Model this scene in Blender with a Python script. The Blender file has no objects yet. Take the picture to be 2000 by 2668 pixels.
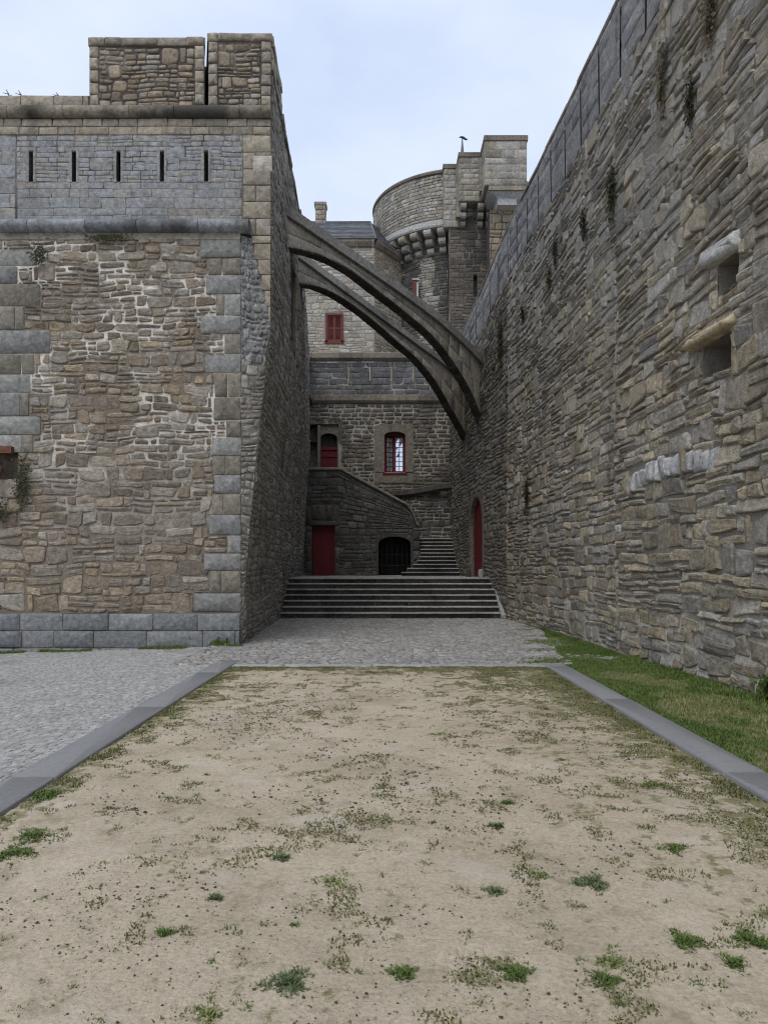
import bpy, math, random
import numpy as np
from math import radians, sin, cos, pi, tan

S = bpy.context.scene
COL = S.collection
rng = np.random.default_rng(7)
random.seed(7)

# ------------------------------------------------------------------ photo measures -> place
EYE = 1.6
HZ = 1480.0          # row of the horizon in the 2000 x 2668 photograph


def X(px, y):
    return (px - 1000.0) * y / 2000.0


def H(py, y):
    return EYE + (HZ - py) * y / 2000.0


# ------------------------------------------------------------------ noise
def vnoise(x, y, seed=0):
    x = np.asarray(x, float); y = np.asarray(y, float)
    xi = np.floor(x).astype(np.int64); yi = np.floor(y).astype(np.int64)
    xf = x - xi; yf = y - yi

    def h(a, b):
        n = (a * 374761393 + b * 668265263 + seed * 1442695041) & 0xFFFFFFFF
        n = ((n ^ (n >> 13)) * 1274126177) & 0xFFFFFFFF
        n = n ^ (n >> 16)
        return (n & 0xFFFF) / 65535.0
    u = xf * xf * (3 - 2 * xf); v = yf * yf * (3 - 2 * yf)
    a = h(xi, yi) * (1 - u) + h(xi + 1, yi) * u
    b = h(xi, yi + 1) * (1 - u) + h(xi + 1, yi + 1) * u
    return a * (1 - v) + b * v


def fbm(x, y, seed=0, o=4):
    s = 0.0; a = 0.5
    for k in range(o):
        s = s + a * vnoise(np.asarray(x) * 2 ** k, np.asarray(y) * 2 ** k, seed + k * 17)
        a *= 0.5
    return s / (1 - 0.5 ** o)


def smooth(a, b, x):
    t = np.clip((np.asarray(x, float) - a) / (b - a), 0, 1)
    return t * t * (3 - 2 * t)


# ------------------------------------------------------------------ mesh builder
class MB:
    def __init__(self):
        self.co = []; self.loops = []; self.sizes = []; self.mi = []; self.sm = []; self.tone = []; self.n = 0

    def add(self, co, faces, mat=0, tone=None, sm=False):
        co = np.asarray(co, float).reshape(-1, 3)
        k = len(co)
        if tone is None:
            tone = np.full((k, 3), 0.5)
        tone = np.asarray(tone, float)
        if tone.ndim == 1:
            tone = np.tile(tone, (k, 1))
        self.co.append(co); self.tone.append(tone)
        if isinstance(faces, np.ndarray):
            faces = [faces]
        elif faces and not isinstance(faces[0], np.ndarray):
            faces = [np.array([f]) for f in faces]
        for f in faces:
            f = np.asarray(f, np.int64)
            self.loops.append((f + self.n).ravel())
            self.sizes.append(np.full(len(f), f.shape[1]))
            self.mi.append(np.full(len(f), mat)); self.sm.append(np.full(len(f), bool(sm)))
        self.n += k
        return self

    def box(self, x0, x1, y0, y1, z0, z1, mat=0, tone=None):
        c = [(x0, y0, z0), (x1, y0, z0), (x1, y1, z0), (x0, y1, z0), (x0, y0, z1), (x1, y0, z1), (x1, y1, z1), (x0, y1, z1)]
        f = np.array([(0, 3, 2, 1), (4, 5, 6, 7), (0, 1, 5, 4), (1, 2, 6, 5), (2, 3, 7, 6), (3, 0, 4, 7)])
        return self.add(c, f, mat, tone)

    def prism(self, pts, d, mat=0, tone=None, cap=True):
        """pts: closed 3D outline, d: offset vector"""
        p = np.asarray(pts, float); n = len(p); q = p + np.asarray(d, float)
        i = np.arange(n); j = (i + 1) % n
        f = [np.stack([i, j, j + n, i + n], 1)]
        if cap:
            f += [np.array([list(range(n))[::-1]]), np.array([[k + n for k in range(n)]])]
        return self.add(np.vstack([p, q]), f, mat, tone)

    def strip(self, a, b, mat=0, tone=None, sm=False, closed=False):
        a = np.asarray(a, float); b = np.asarray(b, float); n = len(a)
        i = np.arange(n if closed else n - 1); j = (i + 1) % n
        return self.add(np.vstack([a, b]), np.stack([i, j, j + n, i + n], 1), mat, tone, sm)

    def grid(self, P, mat=0, tone=None, sm=True):
        P = np.asarray(P, float); a, b = P.shape[:2]
        i = np.arange((a) * (b)).reshape(a, b)
        f = np.stack([i[:-1, :-1].ravel(), i[:-1, 1:].ravel(), i[1:, 1:].ravel(), i[1:, :-1].ravel()], 1)
        return self.add(P.reshape(-1, 3), f, mat, tone, sm)

    def tube(self, path, r, n=8, mat=0, tone=None, caps=True):
        path = np.asarray(path, float); m = len(path)
        r = np.broadcast_to(np.asarray(r, float), (m,))
        rings = []
        for k in range(m):
            t = path[min(k + 1, m - 1)] - path[max(k - 1, 0)]
            t = t / (np.linalg.norm(t) + 1e-9)
            up = np.array([0, 0, 1.0]) if abs(t[2]) < 0.9 else np.array([1.0, 0, 0])
            a = np.cross(t, up); a /= np.linalg.norm(a); b = np.cross(a, t)
            ang = np.linspace(0, 2 * pi, n, endpoint=False)
            rings.append(path[k] + r[k] * (np.outer(np.cos(ang), a) + np.outer(np.sin(ang), b)))
        co = np.vstack(rings); f = []
        i = np.arange(n); j = (i + 1) % n
        for k in range(m - 1):
            f.append(np.stack([k * n + i, k * n + j, (k + 1) * n + j, (k + 1) * n + i], 1))
        if caps:
            f.append(np.array([list(range(n))[::-1]])); f.append(np.array([[(m - 1) * n + q for q in range(n)]]))
        return self.add(co, f, mat, tone, True)

    def build(self, name, mats, parent=None, label=None):
        me = bpy.data.meshes.new(name)
        co = np.vstack(self.co)
        if parent is not None:
            co = co - np.array(parent['_at'])
        me.vertices.add(len(co)); me.vertices.foreach_set('co', co.ravel())
        lp = np.concatenate(self.loops); sz = np.concatenate(self.sizes)
        me.loops.add(len(lp)); me.loops.foreach_set('vertex_index', lp.astype(np.int32))
        me.polygons.add(len(sz))
        st = np.concatenate([[0], np.cumsum(sz)[:-1]])
        me.polygons.foreach_set('loop_start', st.astype(np.int32))
        me.polygons.foreach_set('material_index', np.concatenate(self.mi).astype(np.int32))
        me.polygons.foreach_set('use_smooth', np.concatenate(self.sm))
        for m in (mats if isinstance(mats, (list, tuple)) else [mats]):
            me.materials.append(m)
        at = me.attributes.new('tone', 'FLOAT_COLOR', 'POINT')
        t = np.vstack(self.tone); t = np.hstack([t, np.ones((len(t), 1))])
        at.data.foreach_set('color', t.ravel())
        me.update(calc_edges=True); me.validate()
        o = bpy.data.objects.new(name, me); COL.objects.link(o)
        if parent is not None:
            o.parent = parent
        if label:
            o['label'] = label
        return o


def thing(name, label, cat, loc, group=None):
    o = bpy.data.objects.new(name, None); COL.objects.link(o)
    o.location = loc; o['_at'] = tuple(float(v) for v in loc)
    o['label'] = label; o['category'] = cat
    if group:
        o['group'] = group
    return o


def tag(o, label, cat, group=None):
    o['label'] = label; o['category'] = cat
    if group:
        o['group'] = group
    return o


def kind(o, k, label=None, cat=None):
    o['kind'] = k
    if label:
        o['label'] = label
    if cat:
        o['category'] = cat
    return o


# ------------------------------------------------------------------ masonry
def lay(u0, u1, v0, v1, Hr=(.28, .5), Lr=(.2, .7), sub=(.08, .22), r=None, big=.12):
    """random coursed rubble: cells (ua, ub, va, vb)"""
    r = r or rng; cells = []; v = v0
    while v < v1 - 1e-6:
        h = r.uniform(*Hr)
        if v1 - v - h < Hr[0] * .6:
            h = v1 - v
        u = u0 - r.uniform(0, Lr[1])
        while u < u1:
            w = r.uniform(Lr[1] * .7, Lr[1] * 2.2)
            if r.random() < big:
                n = 1; w = r.uniform(h * 1.0, h * 2.0)
            else:
                n = max(1, int(round(h / r.uniform(*sub))))
            hs = r.uniform(.6, 1.4, n); hs = hs / hs.sum() * h
            vv = v
            for q in hs:
                a = u
                while a < u + w - 1e-6:
                    l = max(r.uniform(*Lr), q * r.uniform(.8, 1.3))
                    if u + w - a - l < Lr[0] * .6:
                        l = u + w - a
                    cells.append((max(a, u0), min(a + l, u1), vv, vv + q))
                    a += l
                vv += q
            u += w
        v += h
    c = np.array(cells)
    return c[(c[:, 1] - c[:, 0]) > .03]


def courses(u0, u1, v0, v1, h, L, r=None, var=.0):
    """ashlar courses"""
    r = r or rng; n = max(1, int(round((v1 - v0) / h)))
    hs = np.ones(n) + r.uniform(-var, var, n); hs = hs / hs.sum() * (v1 - v0)
    cells = []; v = v0
    for q in hs:
        a = u0 - r.uniform(0, L[1])
        while a < u1:
            l = r.uniform(*L)
            cells.append((max(a, u0), min(a + l, u1), v, v + q)); a += l
        v += q
    c = np.array(cells)
    return c[(c[:, 1] - c[:, 0]) > .04]


def cut_cells(c, holes):
    for (a, b, p, q) in holes:
        hit = (c[:, 0] < b) & (c[:, 1] > a) & (c[:, 2] < q) & (c[:, 3] > p)
        keep = [c[~hit]]
        for (x0, x1, z0, z1) in c[hit]:
            new = []
            if x0 < a - .03:
                new.append((x0, a, z0, z1))
            if x1 > b + .03:
                new.append((b, x1, z0, z1))
            m0, m1 = max(x0, a), min(x1, b)
            if z0 < p - .03:
                new.append((m0, m1, z0, p))
            if z1 > q + .03:
                new.append((m0, m1, q, z1))
            if new:
                keep.append(np.array(new))
        c = np.concatenate(keep)
    return c


def lay_stones(mb, cells, M, gap=.016, e=(.25, .5), depth=.03, n=12, jit=.12, warp=.02, holes=(), mat=0,
               bounds=None, seed=1, lo=False, tilt=.5, tonefn=None, rnd=.02, skip=None, bev=.03, fn=.16, flat=False):
    r = np.random.default_rng(seed)
    c = np.asarray(cells, float); holes = [tuple(q[:4]) for q in holes]
    if skip is not None:
        c = c[~skip((c[:, 0] + c[:, 1]) / 2, (c[:, 2] + c[:, 3]) / 2)]
    c = cut_cells(c, holes)
    N = len(c)
    if N == 0:
        return
    cx = (c[:, 0] + c[:, 1]) / 2; cy = (c[:, 2] + c[:, 3]) / 2
    g = gap * r.uniform(.6, 1.5, N) if jit > 0 else np.full(N, gap)
    hw = np.maximum((c[:, 1] - c[:, 0]) / 2 - g / 2, .012); hh = np.maximum((c[:, 3] - c[:, 2]) / 2 - g / 2, .01)
    t = (np.arange(n) + .5) / n * 2 * pi
    ee = r.uniform(e[0], e[1], (N, 1))
    A = np.sign(np.cos(t)) * np.abs(np.cos(t))[None, :] ** ee
    B = np.sign(np.sin(t)) * np.abs(np.sin(t))[None, :] ** ee
    m = np.minimum(hw, hh)[:, None, None] * jit
    J = r.uniform(-1, 1, (N, 4, 2)) * m
    wa = (1 + A) / 2; wb = (1 + B) / 2
    D = (J[:, None, 0] * ((1 - wa) * (1 - wb))[..., None] + J[:, None, 1] * (wa * (1 - wb))[..., None]
         + J[:, None, 2] * (wa * wb)[..., None] + J[:, None, 3] * ((1 - wa) * wb)[..., None])
    rad = 1 + r.uniform(-1, 1, (N, n)) * rnd
    OU = A * hw[:, None] * rad + D[..., 0]; OV = B * hh[:, None] * rad + D[..., 1]
    dep = depth * r.uniform(.45, 1.35, N)
    tx = r.uniform(-1, 1, N) * tilt * depth; ty = r.uniform(-1, 1, N) * tilt * depth
    ringspec = [(0, -.03, 0), (.12, .45, 1), (1.0, .92, 1)] + ([] if lo else [(2.6, 1.0, 1)])
    us, vs, ds = [], [], []
    for (s, f, k) in ringspec:
        su = np.maximum(1 - s * bev / hw, .5 if s < 2 else .3)[:, None]; sv = np.maximum(1 - s * bev / hh, .5 if s < 2 else .3)[:, None]
        u = cx[:, None] + OU * su; v = cy[:, None] + OV * sv; s = (su + sv) / 2
        if k == 0:
            d = np.full((N, n), -.03)
        else:
            d = f * dep[:, None] + (A * tx[:, None] + B * ty[:, None]) * s + r.uniform(-1, 1, (N, n)) * depth * fn
        us.append(u); vs.append(v); ds.append(d)
    us.append(cx[:, None]); vs.append(cy[:, None]); ds.append((dep * r.uniform(.9, 1.15, N))[:, None])
    u = np.concatenate(us, 1); v = np.concatenate(vs, 1); d = np.concatenate(ds, 1)
    if warp:
        p = seed * 1.37
        v = v + warp * (np.sin(1.3 * u + 2.1 * v + p) + .7 * np.sin(3.7 * u - 1.7 * v + p * 2) + .5 * np.sin(7.9 * u + 4.3 * v + p * 3))
        u = u + warp * .8 * (np.sin(1.9 * v + .7 * u + p) + .6 * np.sin(4.9 * v + p))
    if bounds is not None:
        u = np.clip(u, bounds[0], bounds[1]); v = np.clip(v, bounds[2], bounds[3])
    for (a, b, p_, q_) in holes:
        ins = (u > a) & (u < b) & (v > p_) & (v < q_)
        if ins.any():
            da = u - a; db = b - u; dp = v - p_; dq = q_ - v
            mn = np.minimum(np.minimum(da, db), np.minimum(dp, dq))
            u2 = np.where(mn == da, a, np.where(mn == db, b, u)); v2 = np.where((mn == dp) & (mn != da) & (mn != db), p_, np.where((mn == dq) & (mn != da) & (mn != db), q_, v))
            u = np.where(ins, u2, u); v = np.where(ins, v2, v)
    K = len(ringspec); per = K * n + 1
    x, y, z = M(u, v, d)
    co = np.stack([x, y, z], -1).reshape(-1, 3)
    base = (np.arange(N) * per)[:, None]
    i = np.arange(n); j = (i + 1) % n
    quads = []
    for k in range(K - 1):
        q = np.stack([k * n + i, k * n + j, (k + 1) * n + j, (k + 1) * n + i], 1)
        quads.append((base[:, :, None] + q[None]).reshape(-1, 4))
    tr = np.stack([(K - 1) * n + i, (K - 1) * n + j, np.full(n, K * n)], 1)
    tris = (base[:, :, None] + tr[None]).reshape(-1, 3)
    R = np.clip(.62 * r.random(N) + .38 * np.clip((vnoise(cx * .55 + seed, cy * .8, seed) - .5) * 1.6 + .5, 0, 1), 0, 1)
    G = r.random(N); Bt = np.full(N, 0.5)
    tn = np.stack([R, G, Bt], 1)
    if tonefn is not None:
        tn = tonefn(cx, cy, tn, r)
    mb.add(co, [np.concatenate(quads), tris], mat, np.repeat(tn, per, 0), not flat)


def sheet(mb, M, us, vs, holes=(), mat=0, reveal=.5, back=True, d0=0.0, rough=0.0, bmat=None):
    us = np.array(sorted(set(np.round(np.concatenate([us, [h[0] for h in holes], [h[1] for h in holes]]), 4))))
    vs = np.array(sorted(set(np.round(np.concatenate([vs, [h[2] for h in holes], [h[3] for h in holes]]), 4))))
    U, V = np.meshgrid(us, vs, indexing='ij')
    Dd = np.full(U.shape, d0)
    if rough:
        Dd = Dd + rough * (fbm(U * 3.1, V * 3.1, 5) - .5)
    x, y, z = M(U, V, Dd)
    co = np.stack([x, y, z], -1).reshape(-1, 3)
    a, b = U.shape
    idx = np.arange(a * b).reshape(a, b)
    uc = (us[:-1] + us[1:]) / 2; vc = (vs[:-1] + vs[1:]) / 2
    keep = np.ones((a - 1, b - 1), bool)
    for h in holes:
        keep &= ~(((uc > h[0]) & (uc < h[1]))[:, None] & ((vc > h[2]) & (vc < h[3]))[None, :])
    f = np.stack([idx[:-1, :-1], idx[1:, :-1], idx[1:, 1:], idx[:-1, 1:]], -1)[keep]
    mb.add(co, f, mat, None, True)
    for h in holes:
        rv = h[4] if len(h) > 4 else reveal
        uu = np.array([h[0], h[1], h[1], h[0]]); vv = np.array([h[2], h[2], h[3], h[3]])
        A = np.stack(M(uu, vv, np.full(4, d0)), -1); Bk = np.stack(M(uu, vv, np.full(4, -rv)), -1)
        fs = [[0, 1, 5, 4], [1, 2, 6, 5], [2, 3, 7, 6], [3, 0, 4, 7]]
        mb.add(np.vstack([A, Bk]), np.array(fs + ([[4, 5, 6, 7]] if back else [])), mat if bmat is None else bmat)


# ------------------------------------------------------------------ materials
def mat_new(name):
    m = bpy.data.materials.new(name); m.use_nodes = True
    nt = m.node_tree; nt.nodes.clear()
    out = nt.nodes.new('ShaderNodeOutputMaterial'); b = nt.nodes.new('ShaderNodeBsdfPrincipled')
    nt.links.new(b.outputs[0], out.inputs[0])
    b.inputs['Specular IOR Level'].default_value = .25
    return m, nt, b


class NT:
    def __init__(self, nt):
        self.nt = nt; self.L = nt.links
        self.geo = nt.nodes.new('ShaderNodeNewGeometry')

    def new(self, t):
        return self.nt.nodes.new(t)

    def vec(self, scale=(1, 1, 1)):
        m = self.new('ShaderNodeMapping'); m.inputs['Scale'].default_value = scale
        self.L.new(self.geo.outputs['Position'], m.inputs[0]); return m.outputs[0]

    def noise(self, scale, detail=4, rough=.55, vscale=(1, 1, 1), dist=0.0):
        n = self.new('ShaderNodeTexNoise'); n.inputs['Scale'].default_value = scale
        n.inputs['Detail'].default_value = detail; n.inputs['Roughness'].default_value = rough
        n.inputs['Distortion'].default_value = dist
        self.L.new(self.vec(vscale), n.inputs['Vector']); return n.outputs['Fac']

    def ramp(self, fac, stops, interp='LINEAR'):
        r = self.new('ShaderNodeValToRGB'); cr = r.color_ramp; cr.interpolation = interp
        while len(cr.elements) < len(stops):
            cr.elements.new(.5)
        for e, (p, c) in zip(cr.elements, stops):
            e.position = p; e.color = (c[0], c[1], c[2], 1) if hasattr(c, '__len__') else (c, c, c, 1)
        self.L.new(fac, r.inputs[0]); return r.outputs[0]

    def mix(self, fac, a, b, mode='MIX'):
        m = self.new('ShaderNodeMix'); m.data_type = 'RGBA'; m.blend_type = mode
        for s, v in ((m.inputs[0], fac), (m.inputs[6], a), (m.inputs[7], b)):
            if isinstance(v, (int, float)):
                s.default_value = v
            elif isinstance(v, tuple):
                s.default_value = (*v, 1)
            else:
                self.L.new(v, s)
        return m.outputs[2]

    def math(self, op, a, b=None, c=None, clamp=False):
        m = self.new('ShaderNodeMath'); m.operation = op; m.use_clamp = clamp
        for s, v in zip(m.inputs, (a, b, c)):
            if v is None:
                continue
            if isinstance(v, (int, float)):
                s.default_value = v
            else:
                self.L.new(v, s)
        return m.outputs[0]

    def maprange(self, v, a, b, c=0., d=1., smoothstep=True):
        m = self.new('ShaderNodeMapRange'); m.interpolation_type = 'SMOOTHSTEP' if smoothstep else 'LINEAR'
        self.L.new(v, m.inputs[0])
        for k, q in zip((1, 2, 3, 4), (a, b, c, d)):
            m.inputs[k].default_value = q
        return m.outputs[0]

    def xyz(self):
        s = self.new('ShaderNodeSeparateXYZ'); self.L.new(self.geo.outputs['Position'], s.inputs[0]); return s.outputs

    def tone(self):
        a = self.new('ShaderNodeAttribute'); a.attribute_name = 'tone'
        s = self.new('ShaderNodeSeparateColor'); self.L.new(a.outputs['Color'], s.inputs[0]); return s.outputs

    def bump(self, h, strength=.5, dist=.02, normal=None):
        b = self.new('ShaderNodeBump'); b.inputs['Strength'].default_value = strength; b.inputs['Distance'].default_value = dist
        self.L.new(h, b.inputs['Height'])
        if normal is not None:
            self.L.new(normal, b.inputs['Normal'])
        return b.outputs[0]


def stone_mat(name, cols, lo=.72, hi=1.22, stain=(.05, .047, .042), stain_amt=.55, streak=.0, moss=.0, grain=26, bump=.55,
              lichen=(.33, .33, .31), lichen_amt=.25, pits=.0, stain_lo=.52, stain_hi=.72, high=None):
    m, nt, b = mat_new(name); N = NT(nt); t = N.tone()
    n = len(cols)
    col = N.ramp(t[0], [((i + .0) / max(1, n - 1), c) for i, c in enumerate(cols)])
    val = N.maprange(t[1], 0, 1, lo, hi, False)
    col = N.mix(1.0, col, N.ramp(N.math('MULTIPLY', val, .5), [(0, 0.), (1, 2.)]), 'MULTIPLY')
    mott = N.noise(11, 8, .7)
    col = N.mix(1.0, col, N.ramp(mott, [(.28, .5), (.5, .98), (.72, 1.45)]), 'MULTIPLY')
    fine = N.noise(60, 6, .75)
    col = N.mix(.8, col, N.mix(1.0, col, N.ramp(fine, [(.3, .55), (.7, 1.4)]), 'MULTIPLY'))
    if high is not None:
        hf = N.math('MULTIPLY', N.maprange(N.xyz()[2], high[1], high[2]), N.maprange(N.noise(.35, 5, .6), .36, .58, .15, high[3]))
        col = N.mix(hf, col, N.mix(1.0, high[0], N.ramp(N.noise(14, 7, .7), [(.25, .5), (.5, 1.), (.75, 1.45)]), 'MULTIPLY'))
    if lichen_amt:
        li = N.maprange(N.noise(3.3, 7, .7), .56, .68, 0, lichen_amt)
        col = N.mix(li, col, lichen)
    if stain_amt:
        st = N.maprange(N.noise(.75, 6, .6, (1, 1, .8)), stain_lo, stain_hi, 0, stain_amt)
        col = N.mix(st, col, stain)
    if streak:
        sk = N.maprange(N.noise(2.4, 4, .6, (1, 1, .10)), .52, .70, 0, streak)
        col = N.mix(sk, col, (.032, .031, .03))
    col = N.mix(N.math('MULTIPLY', N.maprange(N.math('ADD', t[2], N.math('MULTIPLY', N.math('SUBTRACT', N.noise(5, 5, .7), .5), .35)), .55, .85), .85), col, (.045, .045, .045))
    if moss:
        mo = N.maprange(N.noise(1.7, 6, .65), .58, .7, 0, moss)
        col = N.mix(mo, col, (.055, .065, .028))
    nt.links.new(col, b.inputs['Base Color'])
    b.inputs['Roughness'].default_value = .92
    h1 = N.noise(grain, 8, .65); h2 = N.noise(grain * .28, 5, .6)
    hh = N.math('ADD', N.math('MULTIPLY', h1, .55), h2)
    if pits:
        hh = N.math('SUBTRACT', hh, N.math('MULTIPLY', N.maprange(N.noise(14, 3, .5), .58, .66), pits))
    nt.links.new(N.bump(N.noise(grain * 3.2, 6, .7), min(1., bump * .8), .02, N.bump(hh, min(1., bump * 1.3), .06)), b.inputs['Normal'])
    return m


def mortar_mat(name, dark, light, thr=(.45, .6), grad=None, bump=.8):
    """joint colour: patches of pale lime among brown-grey earth; grad=(axis, lo, hi) weights the lime along an axis"""
    m, nt, b = mat_new(name); N = NT(nt)
    f = N.maprange(N.noise(.8, 5, .6), thr[0], thr[1])
    if grad is not None:
        z = N.xyz()[grad[0]]
        f = N.math('MULTIPLY', f, N.maprange(z, grad[1], grad[2]))
    f = N.math('MULTIPLY', f, N.ramp(N.noise(6, 6, .7), [(.3, .25), (.55, 1.)]))
    col = N.mix(f, dark, light)
    col = N.mix(1.0, col, N.ramp(N.noise(30, 6, .65), [(.25, .6), (.75, 1.3)]), 'MULTIPLY')
    nt.links.new(col, b.inputs['Base Color']); b.inputs['Roughness'].default_value = .95
    nt.links.new(N.bump(N.noise(38, 8, .7), bump, .03), b.inputs['Normal'])
    return m


def plain_mat(name, col, rough=.6, var=.25, scale=12, bump=.15, spec=.3, metal=0., stretch=(1, 1, 1)):
    m, nt, b = mat_new(name); N = NT(nt)
    c = N.mix(1.0, col, N.ramp(N.noise(scale, 6, .65, stretch), [(.25, 1 - var), (.75, 1 + var)]), 'MULTIPLY')
    nt.links.new(c, b.inputs['Base Color']); b.inputs['Roughness'].default_value = rough
    b.inputs['Specular IOR Level'].default_value = spec; b.inputs['Metallic'].default_value = metal
    if bump:
        nt.links.new(N.bump(N.noise(scale * 3, 6, .6, stretch), bump, .02), b.inputs['Normal'])
    return m


# palettes are the stones' own (dry, diffuse) colours
BROWN = [(.20, .169, .130), (.30, .256, .203), (.25, .197, .142), (.33, .297, .252), (.268, .224, .168), (.345, .272, .184), (.24, .234, .226)]
GREYB = [(.25, .22, .17), (.37, .33, .26), (.29, .24, .165), (.37, .342, .295), (.32, .276, .205), (.40, .335, .235), (.29, .27, .24), (.50, .475, .43)]
DARKG0 = [(.11, .103, .092), (.175, .165, .148), (.145, .125, .10), (.195, .187, .17), (.16, .143, .12)]
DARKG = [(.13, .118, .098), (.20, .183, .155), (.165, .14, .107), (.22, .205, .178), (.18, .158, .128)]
QUOIN = [(.215, .188, .145), (.25, .222, .175), (.20, .182, .147), (.255, .233, .193)]
ARCHC = [(.33, .285, .225), (.39, .35, .29), (.30, .265, .215), (.42, .385, .325)]
TANA = [(.30, .255, .195), (.36, .31, .24), (.27, .24, .20), (.33, .29, .225), (.40, .345, .265)]
GREYA = [(.225, .222, .212), (.265, .26, .245), (.24, .236, .225), (.28, .273, .255), (.23, .23, .228)]
BLUEA = [(.265, .275, .29), (.30, .305, .315), (.275, .285, .295), (.31, .295, .265), (.27, .28, .29), (.29, .27, .235)]
PLINA = [(.20, .205, .205), (.24, .245, .245), (.18, .19, .20), (.22, .225, .22)]
TOWER = [(.26, .245, .215), (.34, .325, .29), (.29, .26, .205), (.37, .355, .33), (.32, .295, .245)]

m_brown = stone_mat('brown_rubble_stone', BROWN, stain_amt=.35, moss=.0)
m_wall = stone_mat('grey_brown_rubble_stone', GREYB, stain_amt=.4, streak=.3, moss=.12, high=((.25, .25, .25), 4.0, 10.0, .5))
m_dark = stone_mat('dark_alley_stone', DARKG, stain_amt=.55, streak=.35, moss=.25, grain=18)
m_tan = stone_mat('tan_granite_block', TANA, lo=.85, hi=1.12, stain_amt=.35, streak=.35, bump=.3, lichen_amt=.12, grain=40)
m_grey = stone_mat('blue_grey_granite_block', GREYA, lo=.88, hi=1.12, stain_amt=.25, streak=.18, bump=.3, lichen_amt=.15, grain=40)
m_blue = stone_mat('blue_grey_granite', BLUEA, lo=.93, hi=1.06, stain_amt=.3, streak=.2, bump=.4, lichen_amt=.2, grain=34)
m_plin = stone_mat('dull_grey_plinth_stone', PLINA, lo=.86, hi=1.14, stain_amt=.35, streak=.25, bump=.35, lichen_amt=.15, grain=34)
m_greyd = stone_mat('weathered_grey_moulding', [(.20, .21, .225), (.26, .265, .275)], lo=.85, hi=1.15, stain_amt=.8, streak=.35, bump=.4, grain=18, stain_lo=.45, stain_hi=.65)
m_blk = stone_mat('blackened_tan_moulding', [(.22, .19, .15), (.29, .25, .19)], lo=.85, hi=1.1, stain_amt=.9, streak=.6, bump=.4, grain=18, stain_lo=.42, stain_hi=.6)
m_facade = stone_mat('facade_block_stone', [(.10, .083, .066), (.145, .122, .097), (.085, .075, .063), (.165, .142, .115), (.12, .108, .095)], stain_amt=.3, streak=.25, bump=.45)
m_upper = stone_mat('pale_upper_stone', [(.36, .33, .28), (.42, .40, .36), (.34, .29, .23), (.40, .36, .30), (.30, .27, .23)], stain_amt=.3, streak=.15, bump=.45)
m_tower = stone_mat('tower_stone', TOWER, stain_amt=.4, streak=.25, bump=.5)
m_quoin = stone_mat('brown_grey_quoin', QUOIN, lo=.88, hi=1.12, stain_amt=.35, streak=.2, bump=.35, lichen_amt=.15, grain=36)
m_side = stone_mat('grey_side_wall_stone', [(.25, .23, .20), (.33, .31, .275), (.28, .25, .205), (.36, .34, .315), (.30, .275, .235)], stain_amt=.35, streak=.4, moss=.1)
m_shaded = stone_mat('shade_darkened_stone', [(.065, .064, .058), (.105, .102, .092), (.08, .072, .06), (.125, .122, .11), (.095, .088, .076)], stain_amt=.6, streak=.45, moss=.35, grain=18)  # base tones lowered for the shade between the tall walls, plus streaks and moss
m_cop = stone_mat('grey_coping_slab', [(.27, .25, .225), (.33, .31, .285), (.25, .235, .21)], lo=.85, hi=1.12, stain_amt=.45, streak=.2, bump=.4)
m_arch = stone_mat('buttress_block_stone', ARCHC, lo=.88, hi=1.1, stain_amt=.45, streak=.3, bump=.3, grain=34)
m_trim = stone_mat('dark_trim_stone', [(.17, .145, .115), (.21, .18, .145)], lo=.85, hi=1.12, stain_amt=.5, streak=.2, bump=.35)
m_step = stone_mat('worn_step_stone', [(.30, .295, .28), (.36, .35, .33)], lo=.85, hi=1.12, stain_amt=.5, bump=.35, grain=30, lichen_amt=.1)
m_slab = stone_mat('blue_grey_slab', [(.19, .19, .195), (.235, .23, .225), (.21, .208, .208)], lo=.8, hi=1.2, stain_amt=.6, streak=.45, bump=.7, grain=16, lichen_amt=.3)
m_pale = stone_mat('pale_grey_stone', [(.38, .38, .37), (.45, .44, .42), (.36, .37, .39)], lo=.85, hi=1.1, stain_amt=.25, bump=.4)
m_white = stone_mat('clean_pale_stone', [(.46, .42, .37), (.48, .44, .38)], stain_amt=.1, bump=.25, lichen_amt=0)
m_lintel = stone_mat('ochre_lintel_stone', [(.38, .31, .20), (.40, .33, .22)], stain_amt=.3, bump=.4)
m_streak = stone_mat('soot_streaked_stone', [(.075, .075, .075), (.11, .11, .11)], stain_amt=.4, streak=.4, bump=.5)
m_crack = stone_mat('cracked_grey_render', [(.27, .265, .26), (.33, .325, .315), (.24, .235, .23)], stain_amt=.5, streak=.2, bump=.7, pits=.9)

mo_bast = mortar_mat('lime_and_earth_mortar', (.215, .178, .138), (.80, .75, .68), (.45, .56), (2, 1.0, 5.6))
mo_wall = mortar_mat('earth_mortar', (.24, .215, .18), (.60, .56, .49), (.38, .5), (2, 1.5, .6))
mo_dark = mortar_mat('dark_mortar', (.065, .061, .055), (.11, .105, .095), (.5, .6))
mo_fac = mortar_mat('pale_facade_mortar', (.11, .1, .085), (.40, .37, .32), (.42, .54))
m_soff = stone_mat('shade_dark_soffit_stone', [(.055, .05, .044), (.085, .075, .062)], stain_amt=.5)  # underside colour darkened to carry the shade beneath the arches
m_fslab = stone_mat('dark_slab_stone', [(.10, .102, .105), (.145, .145, .145), (.12, .12, .118)], lo=.8, hi=1.2, stain_amt=.5, streak=.4, bump=.5)
mo_light = mortar_mat('pale_upper_mortar', (.24, .22, .19), (.33, .31, .275), (.4, .55))
mo_ash = mortar_mat('thin_joint_mortar', (.09, .08, .07), (.24, .21, .18), (.45, .6))
mo_fill = mortar_mat('flush_grey_mortar', (.23, .235, .24), (.31, .315, .32), (.4, .6))
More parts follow.
